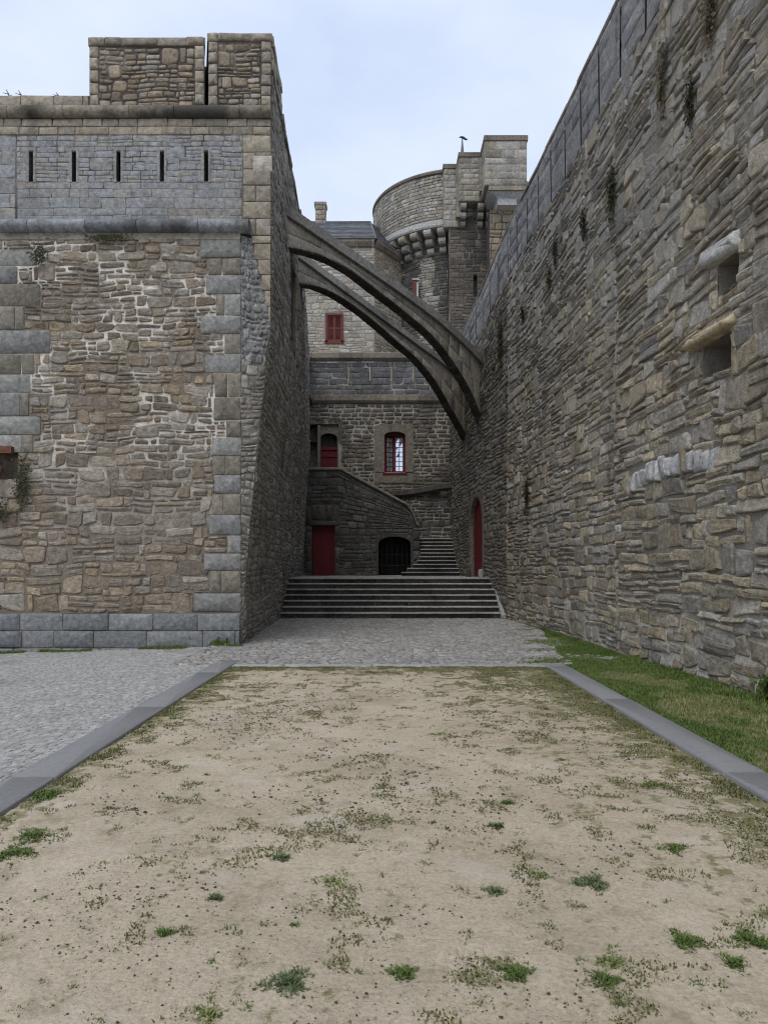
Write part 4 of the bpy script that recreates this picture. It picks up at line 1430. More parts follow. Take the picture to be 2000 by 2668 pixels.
# coping following the slope
mb = MB()
cx_ = np.concatenate([np.linspace(-3.75, -1.98, 5), np.linspace(-1.9, 1.02, 8), np.linspace(1.1, 1.56, 6)])
cz_ = np.interp(cx_, topx, topz)
prof = [(.34, .0), (-.07, .0), (-.10, .04), (-.10, .09), (-.06, .13), (.32, .13), (.34, .0)]
mb.grid(np.array([np.stack([cx_ + .02 * (b > .1), np.full(len(cx_), YS + a), cz_ + b], -1) for a, b in prof]), 0, None, False)
mb.build('parapet_coping', m_trim, SB)
mb = MB()
lay_stones(mb, courses(1.26, 3.4, 1.30, 1.62, .35, (.3, .5)), lambda uu, v, d: (v + 0 * d, YS - .04 - d, uu + 0 * d), seed=11, **dict(ASH, depth=.02))
mb.box(1.30, 1.6, YS - .03, YS + .3, 1.2, 3.45, 1)
mb.build('newel_post', [m_shaded, mo_dark], SB)
r = np.random.default_rng(3)
for k in range(10):
    mb = MB()
    y0 = 32.7 + .31 * k; z0 = 1.26 + .172 * k; z1 = z0 + .172
    xl = [.75, 1.0, 1.25, 1.45, 1.55, 1.62, 1.64, 1.64, 1.64, 1.64][k]; xr = float(XR(y0)) + .1
    xx = np.linspace(xl, xr, 9)
    w = .02 * (fbm(xx * 1.5, xx * 0 + k, 25, 3) - .5)
    prof = [(.15, z0 - .02), (.15, z1 - .05), (-.01, z1 - .045), (-.01, z1 - .01), (.02, z1), (.40, z1), (.40, z0 - .02)]
    P = np.array([np.stack([xx, y0 + a + w, np.full(9, b) + w * .5 * (b > z0)], -1) for a, b in prof]); tn = (r.random(), r.random(), .5)
    mb.grid(P[2:], 0, tn, True); mb.grid(P[:3], 1, tn, True)  # risers under the nosing coloured darker to deepen their shade
    mb.prism([(xl, y0 + .15, z0 - .02), (xl, y0 + .15, z1 - .01), (xl, y0 + .4, z1 - .01), (xl, y0 + .4, z0 - .02)], (.01, 0, 0), 0)
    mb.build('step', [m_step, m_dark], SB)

# guard stones at the arched door
for (px_, yy_, hh_, lb) in ((1224, 29.75, .5, 'dark squat guard stone at the far foot of the arched red door'),
                            (1257, 27.35, .45, 'small pale guard stone at the near foot of the arched red door')):
    mb = MB(); x_ = float(XR(yy_)) - .12
    rr = [(.10, 0), (.105, .06), (.10, hh_ * .5), (.085, hh_ * .62), (.06, hh_ * .68), (0.01, hh_ * .7)]
    ang = np.linspace(0, 2 * pi, 13)[:-1]
    P = [[(x_ + q * cos(a) * (1 + .08 * sin(3 * a)), yy_ + q * sin(a), 1.25 + z) for a in list(ang) + [ang[0]]] for q, z in rr]
    mb.grid(np.array(P), 0, (.5, .5, .5), True)
    tag(mb.build('guard_stone', m_cop if px_ > 1240 else m_shaded), lb, 'guard stone')
# ================================================================== SLATE ROOFED HOUSE
KH = thing('keep_house', 'pale stone house with a slate roof and red shuttered window above the alley end', 'house', (-2, 40, 0))
YK = 40.0
MK = M_front(YK)
hs_ = (X(853, YK), X(889, YK), 13.45, 14.76, .16)
mb = MB()
sheet(mb, MK, np.linspace(-7, -.5, 24), np.arange(9.0, 18.5, .3), [hs_], mat=1, rough=.02)
fr_h = (hs_[0] - .12, hs_[1] + .12, hs_[2] - .12, hs_[3] + .12)
lay_stones(mb, lay(-5, -.5, 9.5, 18.3, (.25, .4), (.25, .6), (.12, .25)), MK, gap=.02, e=(.15, .4), depth=.016, n=10, jit=.22, warp=.02, seed=150, lo=True, holes=[fr_h], bounds=(-7, -.5, 9, 18.4))
dv = np.array([2.0, 3.0]); dl = np.linalg.norm(dv); dv = dv / dl; dn = np.array([dv[1], -dv[0]])
MK2 = lambda u, v, d: (-.5 + dv[0] * u + dn[0] * d, 40 + dv[1] * u + dn[1] * d, v + 0 * d)
sheet(mb, MK2, np.linspace(0, dl, 14), np.arange(9.0, 18.5, .3), mat=1)
lay_stones(mb, lay(0, dl, 9.5, 18.3, (.25, .4), (.25, .6), (.12, .25)), MK2, gap=.02, e=(.15, .4), depth=.02, n=10, jit=.22, warp=.02, seed=151, lo=True, bounds=(0, dl, 9, 18.4), mat=2)
mb.build('wall', [m_upper, mo_light, m_brown], KH)
mb = MB()
ev = [(-7, 40), (-.5, 40), (1.5, 43)]
for a, b, M_ in ((-7, -.5, MK), (0, dl, MK2)):
    x = a
    while x < b - .01:
        e = min(x + .8, b)
        q = [M_(np.float64(x + .004), np.float64(z), np.float64(d)) for (d, z) in ((.02, 18.3), (.10, 18.36), (.20, 18.55), (.20, 18.72), (-.05, 18.72), (-.05, 18.3))]
        q2 = [M_(np.float64(e - .004), np.float64(z), np.float64(d)) for (d, z) in ((.02, 18.3), (.10, 18.36), (.20, 18.55), (.20, 18.72), (-.05, 18.72), (-.05, 18.3))]
        mb.strip(q, q2, 0, (random.random(), random.random(), .5), closed=True); mb.add(q, [list(range(6))]); mb.add(q2, [list(range(6))])
        x = e
mb.build('eaves_cornice', m_trim, KH)
# slates
mb = MB()


def slates(mb, A, Bq, C, Dq, rows, w, seed):
    """courses of slates on the plane A-B (eave) to D-C (top)"""
    A, Bq, C, Dq = map(lambda q: np.array(q, float), (A, Bq, C, Dq)); r = np.random.default_rng(seed)
    nrm = np.cross(Bq - A, Dq - A); nrm /= np.linalg.norm(nrm)
    if nrm[2] < 0:
        nrm = -nrm
    for k in range(rows):
        f0, f1 = k / rows, min(1, (k + 1.15) / rows)
        L0, R0 = A + (Dq - A) * f0, Bq + (C - Bq) * f0; L1, R1 = A + (Dq - A) * f1, Bq + (C - Bq) * f1
        n = max(1, int(np.linalg.norm(R0 - L0) / w)); off = .5 * (k % 2)
        for j in range(-1, n + 1):
            a, b = np.clip((j + off) / n, 0, 1), np.clip((j + 1 + off) / n, 0, 1)
            if b - a < 1e-3:
                continue
            g = .004 / max(1e-6, np.linalg.norm(R0 - L0))
            l0 = nrm * (.03 + r.uniform(0, .012)); l1 = nrm * .006
            p = [L0 + (R0 - L0) * (a + g) + l0, L0 + (R0 - L0) * (b - g) + l0, L1 + (R1 - L1) * (b - g) + l1, L1 + (R1 - L1) * (a + g) + l1]
            mb.add(p, np.array([(0, 1, 2, 3)]), 0, (r.random(), r.random(), .5))
            mb.add([p[0], p[1], p[1] - l0 * .8, p[0] - l0 * .8], np.array([(0, 1, 2, 3)]), 0, (.1, .5, .5))


r0 = (-7.2, 43.2, 21.05); r1 = (-.75, 43.2, 21.05)
e0 = (-7.2, 39.78, 18.7); e1 = (-.42, 39.78, 18.7); e2 = (1.7, 42.95, 18.7); e3 = (1.0, 46.5, 18.7)
slates(mb, e0, e1, r1, r0, 12, .32, 1); slates(mb, e1, e2, r1, r1, 12, .32, 2); slates(mb, e2, e3, r1, r1, 12, .32, 3)
for q in ((e0, e1, r1, r0), (e1, e2, r1), (e2, e3, r1)):
    mb.add([(a, b, c - .03) for a, b, c in q], [list(range(len(q)))], 0, (.1, .3, .5))
mb.tube([r0, r1], .09, 8, 0, (.6, .5, .5)); mb.tube([e1, r1], .06, 6, 0, (.7, .5, .5))
RF = mb.build('roof', m_slate, KH)
mb = MB()
MC = M_front(43.1)
mb.box(-3.85, -3.30, 43.12, 43.75, 20.2, 22.2, 1)
lay_stones(mb, courses(-3.86, -3.29, 20.3, 22.0, .28, (.35, .6)), MC, seed=160, **dict(ASH, depth=.03))
lay_stones(mb, courses(43.1, 43.76, 20.3, 22.0, .28, (.35, .6)), lambda u, v, d: (-3.30 + d, u + 0 * d, v + 0 * d), seed=161, **dict(ASH, depth=.02))
mb.box(-3.92, -3.23, 43.05, 43.8, 22.0, 22.16, 0)
o = mb.build('chimney', [m_tan, mo_ash]); child_of(o, KH, RF)
# shuttered window
mb = MB()
a, b, c, d = hs_[:4]
for q in ((a - .1, a, c - .1, d + .1), (b, b + .1, c - .1, d + .1), (a, b, d, d + .1), (a - .14, b + .14, c - .16, c - .001)):
    mb.box(q[0], q[1], YK - .06, YK + .1, q[2], q[3])
SW = mb.build('shuttered_window', m_red2, KH, 'closed red louvred shutters in a faded red frame')
mid = (a + b) / 2
for (u0, u1) in ((a + .01, mid - .006), (mid + .006, b - .01)):
    mb = MB()
    f = .055
    mb.box(u0, u0 + f, YK + .0, YK + .05, c + .01, d - .01); mb.box(u1 - f, u1, YK + .0, YK + .05, c + .01, d - .01)
    for z in (c + .01, (c + d) / 2 - .03, d - .07):
        mb.box(u0 + f, u1 - f, YK + .001, YK + .049, z, z + .06)
    z = c + .09
    while z < d - .1:
        if abs(z + .02 - (c + d) / 2) > .05:
            mb.prism([(u0 + f, YK + .005, z), (u0 + f, YK + .045, z + .045), (u0 + f, YK + .049, z + .05), (u0 + f, YK + .009, z + .005)], (u1 - u0 - 2 * f, 0, 0))
        z += .055
    o = mb.build('shutter', m_red2); child_of(o, KH, SW)

# ================================================================== ROUND TOWER
TC = np.array([4.27, 44.7]); RP, RS = 4.87, 4.15
T = thing('round_tower', 'round grey stone tower with overhanging parapet on stepped corbels, above the right wall', 'tower', (TC[0], TC[1], 0))


def MT(R):
    # u is an arc length measured from the side nearest the camera, to the left negative
    def f(u, v, d):
        a = u / R
        return TC[0] + (R + d) * np.sin(a), TC[1] - (R + d) * np.cos(a), v + 0 * d
    return f


def drum(mb, R, z0, z1, mat=1, a0=-pi, a1=pi, n=72):
    sheet(mb, MT(R), np.linspace(a0 * R, a1 * R, n), np.linspace(z0, z1, 6), mat=mat)


mb = MB()
drum(mb, RP, 19.75, 22.2)
lay_stones(mb, courses(-2.0 * RP, .2 * RP, 19.8, 22.1, .17, (.2, .5), var=.3), MT(RP), gap=.012, e=(.12, .35), depth=.022, n=8, jit=.2, warp=.01, lo=True, seed=170)
aa = np.linspace(-pi, pi, 73)
mb.strip([(TC[0] + RP * sin(a), TC[1] - RP * cos(a), 19.75) for a in aa], [(TC[0] + (RS - .1) * sin(a), TC[1] - (RS - .1) * cos(a), 19.75) for a in aa], 1)
mb.strip([(TC[0] + RP * sin(a), TC[1] - RP * cos(a), 22.2) for a in aa], [(TC[0] + (RP - .5) * sin(a), TC[1] - (RP - .5) * cos(a), 22.2) for a in aa], 1)
mb.strip([(TC[0] + (RP - .5) * sin(a), TC[1] - (RP - .5) * cos(a), 22.2) for a in aa], [(TC[0] + (RP - .5) * sin(a), TC[1] - (RP - .5) * cos(a), 19.75) for a in aa], 1)
mb.build('parapet', [m_tower, mo_ash], T)
mb = MB()
prof = [(RP - .45, 22.2), (RP + .06, 22.2), (RP + .08, 22.3), (RP + .02, 22.38), (RP - .45, 22.42)]
mb.grid(np.array([[(TC[0] + q * sin(a), TC[1] - q * cos(a), z) for a in aa] for q, z in prof]), 0, None, False)
mb.build('parapet_coping', m_trim, T)


def soot_and_shade(cx, cy, tn, r):
    s = np.zeros(len(cx))
    for dg, w, zb in ((-49.2, .2, 13), (-41, .3, 13), (-17, .32, 12.5), (-57, .2, 15)):
        s = np.maximum(s, smooth(17.9, 18.6, cy) * .8)  # dark band behind the corbels: shade of the gaps put into the tone
        s = np.maximum(s, smooth(w + .18, w - .1, np.abs(cx - radians(dg) * RS)) * smooth(zb - 1.2, zb + 1, cy))
    tn = tn.copy(); tn[:, 2] = .5 + .5 * s
    return tn


mb = MB()
drum(mb, RS, 5, 19.75)
lay_stones(mb, lay(-1.6 * RS, .1 * RS, 9, 19.0, (.25, .4), (.25, .6), (.12, .25)), MT(RS), gap=.012, e=(.15, .4), depth=.022, n=10, jit=.22, warp=.015, lo=True, seed=171, tonefn=soot_and_shade)
mb.build('shaft', [m_tower, mo_ash], T)
# ring of lintels on the corbels, then corbels in three courses
mb = MB()
prof = [(RS, 19.42), (RP + .0, 19.42), (RP + .05, 19.5), (RP + .05, 19.76), (RP - .1, 19.8)]
a1 = np.linspace(-1.9, -.18, 40)
mb.grid(np.array([[(TC[0] + q * sin(a), TC[1] - q * cos(a), z) for a in a1] for q, z in prof]), 0, None, False)
mb.build('corbel_lintel', m_pale, T)


def corbel(px, py, ang, zt, w, out, name='corbel', mat=None, tiers=3, th=.36):
    """three rounded tiers, each stepping in; px, py is the wall point, ang the outward direction"""
    o = np.array([sin(ang), -cos(ang)]); s = np.array([cos(ang), sin(ang)])
    mb = MB()
    for k in range(tiers):
        z1 = zt - th * k; z0 = z1 - th + .03; L = out * (tiers - k) / tiers
        n = 7
        prof = [(-.15, z1)] + [(L - (z1 - z0) * .5 + (z1 - z0) * .5 * cos(t), (z0 + z1) / 2 + (z1 - z0) / 2 * sin(t)) for t in np.linspace(pi / 2, -pi / 2, n)] + [(-.15, z0)]
        ww = w * (1 - .06 * k) / 2
        pts = [(px + o[0] * a - s[0] * ww, py + o[1] * a - s[1] * ww, z) for a, z in prof]
        mb.prism(pts, (s[0] * 2 * ww, s[1] * 2 * ww, 0), 0, (random.random(), random.random(), .5))
    return mb.build(name, mat or m_tower, T)


for dg in (-73, -63, -53, -43.5, -34, -24.5, -15.5):
    a = radians(dg)
    corbel(TC[0] + RS * sin(a), TC[1] - RS * cos(a), a, 19.42, .40, RP - RS + .04, th=.40)
# soot runs below the gaps between the corbels
mb = MB()
for dg, w, zb in () if True else ((-49.2, .25, 13), (-41, .34, 13), (-24.4, .5, 12.5), (-33, .2, 17), (-57, .25, 15)):
    a = radians(dg)
    uu = np.linspace(a * RS - w, a * RS + w, 5)
    vv = np.linspace(zb, 19.4, 20)
    U_, V_ = np.meshgrid(uu, vv, indexing='ij')
    x, y, z = MT(RS)(U_, V_, np.full(U_.shape, .031))
    mb.grid(np.stack([x, y, z], -1))

# stepped turret on the near side
def block(name, x0, x1, yf, yb, z0, z1, seed, mat, cop=.22, h=.3, L=(.3, .7), tops=True):
    mb = MB()
    mb.box(x0, x1, yf, yb, z0, z1, 1)
    p = dict(ASH, depth=.02, jit=.06, warp=.004)
    lay_stones(mb, courses(x0, x1, z0, z1, h, L, var=.2), M_front(yf), seed=seed, **p)
    lay_stones(mb, courses(yf, yb, z0, z1, h, L, var=.2), lambda u, v, d: (x0 - d, u + 0 * d, v + 0 * d), seed=seed + 1, **p)
    o = mb.build(name, [mat, mo_light], T)
    if tops:
        mb = MB(); mb.box(x0 - .05, x1 + .05, yf - .06, yb, z1, z1 + cop)
        child_of(mb.build('coping', m_trim), T, o)
    return o


block('turret_shoulder', X(1156, 39.6), X(1196, 39.6), 39.6, 43, 19.2, 22.22, 180, m_tower)
block('turret_face', X(1196, 39.1), X(1254, 39.1), 39.1, 43, 20.3, 22.55, 182, m_tower)
block('turret', X(1263, 37.6), X(1372, 37.6), 37.6, 43, 20.35, 22.55, 184, m_tower, .24, .36, (.6, 1.2))
# link pieces rising between the three heights
mb = MB()
mb.prism([(X(1250, 38.6), 38.6, 20.6), (X(1266, 38.6), 38.6, 20.6), (X(1266, 38.6), 38.6, 22.7), (X(1250, 38.6), 38.6, 22.2)], (0, 3, 0), 0)
mb.prism([(X(1188, 39.3), 39.3, 19.6), (X(1200, 39.3), 39.3, 19.6), (X(1200, 39.3), 39.3, 22.6), (X(1188, 39.3), 39.3, 22.1)], (0, 3, 0), 0)
mb.build('turret_return', m_tower, T)
mb = MB()
x0, x1 = X(1278, 37.6), X(1362, 37.6)
mb.box(x0 - .1, x1 + .14, 37.58, 42, 20.13, 20.34)
mb.build('turret_base_course', m_tower, T)
mb = MB()
mb.prism([(x0 - .1, 37.7, 20.12), (x1 + .05, 37.7, 20.12), (x1 - .1, 37.95, 19.85), (x0 + .45, 37.95, 19.85), (x0 + .3, 37.9, 19.98)], (0, 2, 0), 0, (.9, .9, .5))
mb.box(x0 + .38, x1 - .25, 37.9, 41, 19.55, 19.86, 0, (.7, .8, .5))
mb.build('pale_bracket', m_pale, T)
# lower body below the turret, with a loophole
hl = (X(1233, 39.7), X(1243, 39.7), H(770, 39.7), H(716, 39.7), .5)


def soot2(cx, cy, tn, r):
    s = np.zeros(len(cx))
    for a, b, zz in ((1213, 1243, 16.2), (1256, 1288, 16.6)):
        s = np.maximum(s, smooth(.12, -.1, np.abs(cx - X((a + b) / 2, 39.7)) - (b - a) * .01) * smooth(zz, zz + 1.5, cy))
    tn = tn.copy(); tn[:, 2] = .5 + .5 * s
    return tn


mb = MB()
ML = M_front(39.7)
sheet(mb, ML, np.arange(3.35, 7.4, .3), np.arange(4, 19.9, .3), [hl], mat=1)
lay_stones(mb, lay(3.4, 7.3, 11, 19.8, (.25, .45), (.25, .6), (.14, .28)), ML, gap=.018, e=(.12, .35), depth=.02, n=10, jit=.2, warp=.012, lo=True, tonefn=soot2, seed=190, holes=[hl], bounds=(3.38, 7.35, 10, 19.9))
mb.box(3.36, 7.3, 40.25, 43, 4, 20.4, 1)
mb.add([(3.36, 39.7, 4), (3.36, 41, 4), (3.36, 41, 19.9), (3.36, 39.7, 19.9)], np.array([(0, 1, 2, 3)]), 1)
mb.build('turret_body', [m_facade, mo_ash], T)
mb = MB()
lay_stones(mb, lay(5.3, 7.0, 14, 19.6, (.3, .45), (.3, .7), (.2, .35)), M_front(38.55), gap=.02, e=(.1, .3), depth=.03, n=10, jit=.15, lo=True, seed=191)
mb.box(5.3, 7.0, 38.56, 40, 4, 19.6, 1)
mb.build('turret_pier', [m_brown, mo_ash], T)
for px_ in (1204, 1249, 1272):
    corbel(X(px_, 39.7), 39.7, 0, 20.28, .30, .62, th=.38)
# small shuttered window low on the shaft
mb = MB()
q = X(1083, 41.1)
mb.box(q - .16, q + .02, 40.78, 40.95, H(778, 41), H(735, 41)); 
mb.build('shaft_window', m_red2, T)
mb = MB(); mb.box(q + .022, q + .12, 40.79, 40.95, H(776, 41), H(742, 41)); mb.box(q - .2, q + .16, 40.76, 41, H(733, 41), H(729, 41))
mb.build('window_surround', m_pale, T)

# finial with a perched bird shape
FN = thing('roof_finial', 'thin pointed lead finial with a small horizontal vane above the tower steps', 'finial', (4.28, 42, 22.2))
mb = MB()
mb.tube([(4.28, 42, 22.0), (4.28, 42, 22.9), (4.28, 42, 24.6), (4.28, 42, 25.1)], [.34, .22, .07, .03], 10)
mb.build('spike', m_slate, FN)
mb = MB()
mb.tube([(4.10, 42, 25.18), (4.2, 42, 25.2), (4.32, 42, 25.17), (4.5, 42, 25.06), (4.58, 42, 25.08)], [.015, .05, .07, .05, .015], 8)
mb.tube([(4.28, 42, 25.0), (4.28, 42, 25.15)], .02, 6)
mb.build('vane', m_iron, FN)


# ================================================================== PLANTS
def rosette(n, rad, h, seed, w=.006):
    r = np.random.default_rng(seed); mb = MB()
    q = rad * np.sqrt(r.random(n)) * (.7 + .3 * r.random(n)); a = r.uniform(0, 2 * pi, n)
    lob = 1 + .3 * np.sin(3 * a + seed) + .2 * np.sin(5 * a + 2 * seed)
    x = q * np.cos(a) * lob; y = q * np.sin(a) * lob
    z = np.full(n, -.008)
    blades(mb, x, y, z, h * (.35 + .8 * r.random(n)) * (1.1 - .6 * q / rad), w * (.6 + .8 * r.random(n)), r, 1.6, r.random(n))
    return mb


# small tufts scattered over the sand, too many to count
mb = MB(); r = np.random.default_rng(77)
for k in range(700):
    y = 2.4 + 9.8 * r.random() ** 1.1; x = -2.45 + 5.05 * r.random()
    if r.random() > .35 + 1.4 * float(moss_cover(np.array(x), np.array(y))):
        continue
    q = rosette(int(r.uniform(18, 70)), r.uniform(.02, .075), r.uniform(.015, .028), 900 + k, .004)
    z0 = float(sandz(np.array(x), np.array(y)))
    for c_, f_, t_ in zip(q.co, [None], q.tone):
        n_ = len(c_); i_ = np.arange(n_ // 5)[:, None] * 5
        mb.add(c_ + np.array([x, y, z0]), [i_ + np.array([[0, 1, 2, 3]]), i_ + np.array([[3, 2, 4]])], 0 if r.random() < .6 else 1, t_)
kind(mb.build('sprinkled_grass', [m_weed, m_mossgrass]), 'stuff')

WEEDS = [  # photo column, row, radius px, look, label
    (742, 2562, 58, 'b', 'widest bluish green weed mat on the sand, at the bottom left of centre'),
    (1049, 2536, 34, 'g', 'round dark green weed cushion, bottom centre of the sand'),
    (1343, 2530, 38, 'g', 'dark green weed cushion, left of the cluster in the bottom right corner'),
    (1574, 2551, 42, 'g', 'leafy green weed cushion at the lower end of the bottom right cluster'),
    (1794, 2451, 52, 'g', 'biggest bright green weed tuft, in the bottom right of the sand'),
    (1954, 2446, 48, 'g', 'green weed tuft cut by the right edge of the photo, near the bottom'),
    (1538, 2298, 42, 'b', 'dark bluish weed cushion standing alone right of centre'),
    (868, 2292, 48, 'y', 'loose yellow green weed sprays in the middle of the sand'),
    (1290, 2322, 28, 'b', 'pale bluish weed tuft left of the dark bluish cushion'),
    (428, 2431, 24, 'g', 'small dark green weed tuft alone on the left half of the sand'),
    (1400, 2280, 30, 'y', 'thin yellow green weed spray between two bluish cushions'),
    (1322, 2090, 20, 'g', 'small bright green tuft in the upper right middle of the sand'),
    (735, 2232, 24, 'b', 'small grey green weed tuft left of the yellow green sprays'),
    (1291, 2150, 22, 'b', 'little grey green tuft below the small bright one'),
    (126, 2068, 46, 'g', 'long green weed patch against the left slab strip'),
    (90, 2170, 52, 'g', 'flat green weed patch at the left edge of the photo'),
    (36, 2220, 50, 'g', 'lowest green weed patch on the left edge of the sand'),
    (1704, 2042, 34, 'g', 'green tuft nearest the right slab strip'),
    (1600, 2508, 50, 'y', 'pale sprawling weed in the bottom right, above the leafy cushion'),
    (1150, 1916, 40, 'y', 'flat yellow green patch in the upper middle of the sand'),
    (1760, 2210, 40, 'g', 'flat olive weed mat right of the dark bluish cushion'),
    (542, 2640, 36, 'y', 'olive weed sprig at the bottom edge, left of the widest mat'),
    (1915, 2505, 40, 'g', 'low green weed right of the biggest tuft and below it'),
    (560, 2335, 20, 'b', 'faint grey green weed tuft left of centre'),
]
for k, (px_, py_, rp, lk, lb) in enumerate(WEEDS):
    y = 3200.0 / (py_ - HZ); x = float(np.clip(X(px_, y), -2.42, 2.58)); rad = 1.2 * rp * y / 2000
    n = int(170 + 420 * min(1.5, (rp / 40) ** 2) * (.45 if lk == 'y' else 1))
    mb = rosette(n, rad, .026 if lk == 'y' else .032, 300 + k, .0046)
    o = mb.build('weed_tuft', {'g': m_weed, 'b': m_weedb, 'y': m_grass}[lk])
    o.location = (x, y, float(sandz(np.array(x), np.array(y))))
    tag(o, lb, 'weed', 'weeds on the sand court')


def clump(M, u, v, w, h, n, seed, mat, label, out=.10, group='moss and plants on the walls'):
    r = np.random.default_rng(seed); mb = MB()
    a = r.normal(0, .38, n) * w; b = r.normal(0, .40, n) * h
    d = np.abs(r.normal(0, .5, n)) * out * np.exp(-(a / w) ** 2 - (b / h) ** 2) + .045
    s = (.018 + .03 * r.random(n)) * (.6 if out < .05 else 1.)
    t = r.uniform(0, 2 * pi, n)
    pts = []
    for da, db, dd in ((0, 0, 0), (1, .3, .6), (1.2, -.9, .9), (.2, -1.2, .5)):
        ca, sa = np.cos(t), np.sin(t)
        pts.append(np.stack(M(u + a + s * (da * ca - db * sa), v + b + s * (da * sa + db * ca) * .9, d + s * dd * .7), -1))
    co = np.stack(pts, 1).reshape(-1, 3)
    tn = np.repeat(np.stack([r.random(n)] * 3, -1), 4, 0)
    mb.add(co, np.arange(n)[:, None] * 4 + np.array([[0, 1, 2, 3]]), 0, tn)
    c = co.mean(0)
    mb.co = [q - c for q in mb.co]
    o = mb.build('wall_moss_plants', mat); o['kind'] = 'thing'; o.location = c  # leaf flakes for clumps of moss and a few wall plants
    tag(o, label, 'moss', group)


def onR(px_, py_):
    k = (px_ - 1000) / 2000
    ys = np.linspace(4, 34, 600); f = XR(ys) / ys - k
    y = ys[np.argmin(np.abs(f))]
    return y, H(py_, y)


for k, (px_, py_, w, h, n, m_, lb) in enumerate([
    (1602, 497, .25, .55, 420, m_mossp, 'dark moss clump in a deep hollow, highest of the four dark ones on the rampart'),
    (1530, 582, .18, .42, 260, m_mossp, 'dark moss clump right of two others in the middle height of the rampart'),
    (1453, 656, .18, .45, 260, m_mossp, 'long narrow dark moss clump left of the deep hollow on the rampart'),
    (1438, 728, .16, .40, 240, m_brownp, 'brownish drooping plant below the narrow moss clump on the rampart'),
    (1308, 890, .35, 1.3, 700, m_mossp, 'tall green moss curtain on the rampart beside the buttress landing'),
    (1380, 1290, .22, .7, 380, m_mossp, 'green moss streak low on the rampart, right of the arched red door'),
    (1738, 215, .22, .75, 420, m_brownp, 'brown withered plant hanging high on the rampart near the top right'),
    (1810, 268, .14, .5, 260, m_mossp, 'slim green moss streak right of the withered hanging plant'),
    (1862, 30, .25, .6, 360, m_brownp, 'brown withered growth at the very top edge of the photo'),
    (1368, 815, .12, .35, 180, m_mossp, 'small dark moss spot between the moss curtain and the brownish plant'),
    (1990, 1850, .28, .22, 320, m_weed, 'leafy green plant at the foot of the rampart, by the right edge'),
]):
    u_, v_ = onR(px_, py_)
    if v_ < .3:
        v_ = .15; u_ = 9.1
    clump(M_right, u_, v_, w, h, n, 400 + k, m_, lb)
for k, (x_, z_, w, h, n, m_, lb) in enumerate([
    (-7.5, 3.35, .22, .65, 700, m_mossp, 'dark moss hanging below the rusty bracket on the bastion'),
    (-7.95, 2.75, .3, .3, 300, m_mossp, 'dark moss patch lowest on the left edge of the bastion'),
    (-7.15, 8.1, .25, .28, 300, m_mossp, 'blackish moss patch under the left part of the round cornice'),
    (-5.7, 8.45, .6, .10, 420, m_mossp, 'thin moss line along the underside of the round cornice'),
    (-3.35, .02, .28, .10, 260, m_weed, 'green plant at the plinth foot near the bastion corner'),
]):
    clump(M_front(15.95 if z_ > .5 else 15.86), x_, z_, w, h, n, 440 + k, m_, lb, .1 if m_ is m_weed else .025)

for k, (px_, hh, lb) in enumerate([(22, .22, 'crooked dry stalk on the low parapet, leftmost and thickest'), (54, .2, 'short dry stalk on the low parapet, middle one of three'), (152, .16, 'thin dry stalk on the low parapet nearest the merlon')]):
    x_ = X(px_, 16.3); mb = MB()
    mb.tube([(x_, 16.3, 11.5), (x_ + .01, 16.3, 11.55 + hh * .5), (x_ - .05, 16.3, 11.55 + hh)], [.018, .014, .006], 5)
    mb.tube([(x_ + .01, 16.3, 11.55 + hh * .3), (x_ + .08, 16.3, 11.55 + hh * .5)], [.01, .004], 5)
    mb.tube([(x_ - .01, 16.3, 11.55 + hh * .55), (x_ - .12, 16.3, 11.55 + hh * .7)], [.01, .004], 5)
    tag(mb.build('dry_stalk', m_twig), lb, 'dry plant', 'stalks on the parapet')

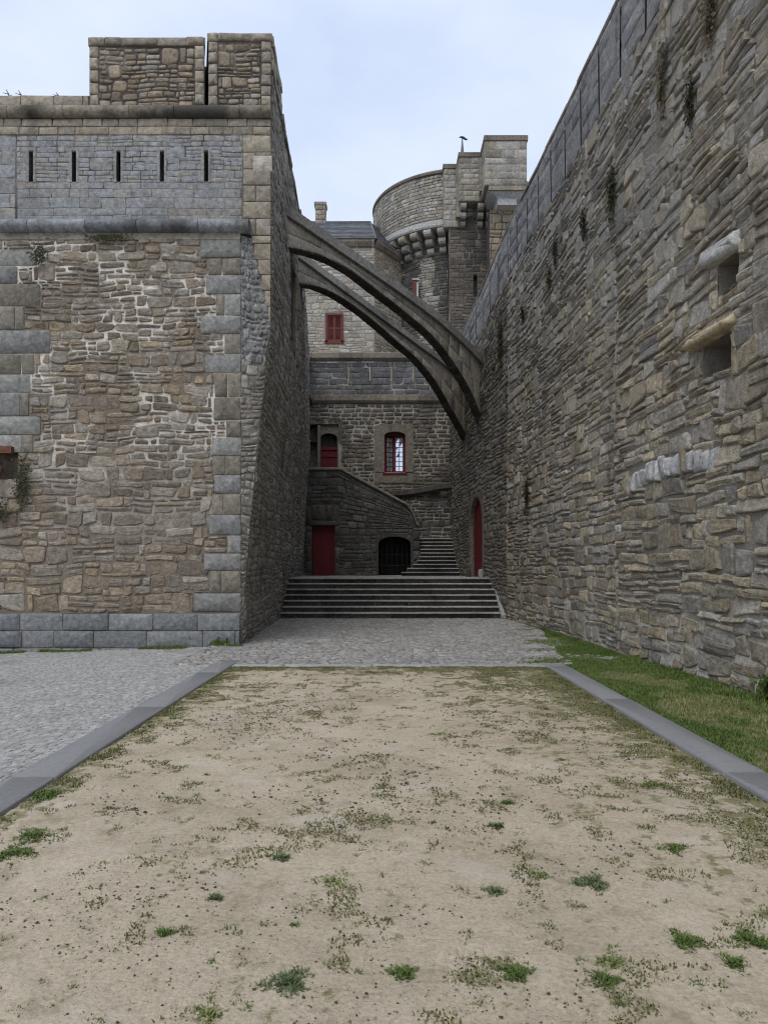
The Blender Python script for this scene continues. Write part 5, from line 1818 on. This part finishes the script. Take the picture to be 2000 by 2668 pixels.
# ================================================================== LIGHT, SKY, CAMERA
SUN_EL, SUN_AZ = radians(56), radians(200)      # azimuth from +Y, clockwise; behind the camera and to the left
w = bpy.data.worlds.new('World'); S.world = w; w.use_nodes = True
nt = w.node_tree; nt.nodes.clear()
out = nt.nodes.new('ShaderNodeOutputWorld'); bg = nt.nodes.new('ShaderNodeBackground')
sky = nt.nodes.new('ShaderNodeTexSky'); sky.sky_type = 'NISHITA'; sky.sun_disc = False
sky.sun_elevation = SUN_EL; sky.sun_rotation = SUN_AZ
sky.air_density = 1.0; sky.dust_density = 2.0; sky.ozone_density = 1.0
tc = nt.nodes.new('ShaderNodeTexCoord'); mp = nt.nodes.new('ShaderNodeMapping'); mp.inputs['Scale'].default_value = (1.2, 1.2, 2.6)
nz = nt.nodes.new('ShaderNodeTexNoise'); nz.inputs['Scale'].default_value = 1.6; nz.inputs['Detail'].default_value = 6; nz.inputs['Roughness'].default_value = .5
rp = nt.nodes.new('ShaderNodeValToRGB')
rp.color_ramp.elements[0].position = .34; rp.color_ramp.elements[0].color = (5.9, 7.0, 9.4, 1)
rp.color_ramp.elements[1].position = .62; rp.color_ramp.elements[1].color = (8.6, 9.4, 10.6, 1)
mx = nt.nodes.new('ShaderNodeMix'); mx.data_type = 'RGBA'; mx.inputs[0].default_value = .86
L = nt.links.new
L(tc.outputs['Generated'], mp.inputs[0]); L(mp.outputs[0], nz.inputs['Vector']); L(nz.outputs['Fac'], rp.inputs[0])
L(sky.outputs[0], mx.inputs[6]); L(rp.outputs[0], mx.inputs[7]); L(mx.outputs[2], bg.inputs[0])
bg.inputs[1].default_value = .10
L(bg.outputs[0], out.inputs[0])

sd = bpy.data.lights.new('sun', 'SUN'); sd.energy = 1.5; sd.angle = radians(35); sd.color = (1, .965, .91)
so = bpy.data.objects.new('sun', sd); COL.objects.link(so)
from mathutils import Vector
dirv = Vector((sin(SUN_AZ) * cos(SUN_EL), cos(SUN_AZ) * cos(SUN_EL), sin(SUN_EL)))
so.rotation_euler = (-dirv).to_track_quat('-Z', 'Y').to_euler()
so.location = (-10, -20, 40)

cd = bpy.data.cameras.new('camera'); co_ = bpy.data.objects.new('camera', cd); COL.objects.link(co_)
cd.sensor_fit = 'HORIZONTAL'; cd.sensor_width = 36; cd.lens = 36
cd.shift_y = 146 / 2000; cd.clip_start = .05; cd.clip_end = 2000
co_.location = (0, 0, EYE); co_.rotation_euler = (radians(90), 0, 0)
S.camera = co_
S.view_settings.view_transform = 'Standard'; S.view_settings.look = 'None'
S.view_settings.exposure = 0.17; S.view_settings.gamma = 1.0
S.cycles.pixel_filter_type = 'BLACKMAN_HARRIS'; S.cycles.filter_width = 1.15
S.cycles.max_bounces = 6; S.cycles.diffuse_bounces = 3
S.render.engine = 'CYCLES'
for o in list(S.objects):
    if '_at' in o:
        del o['_at']
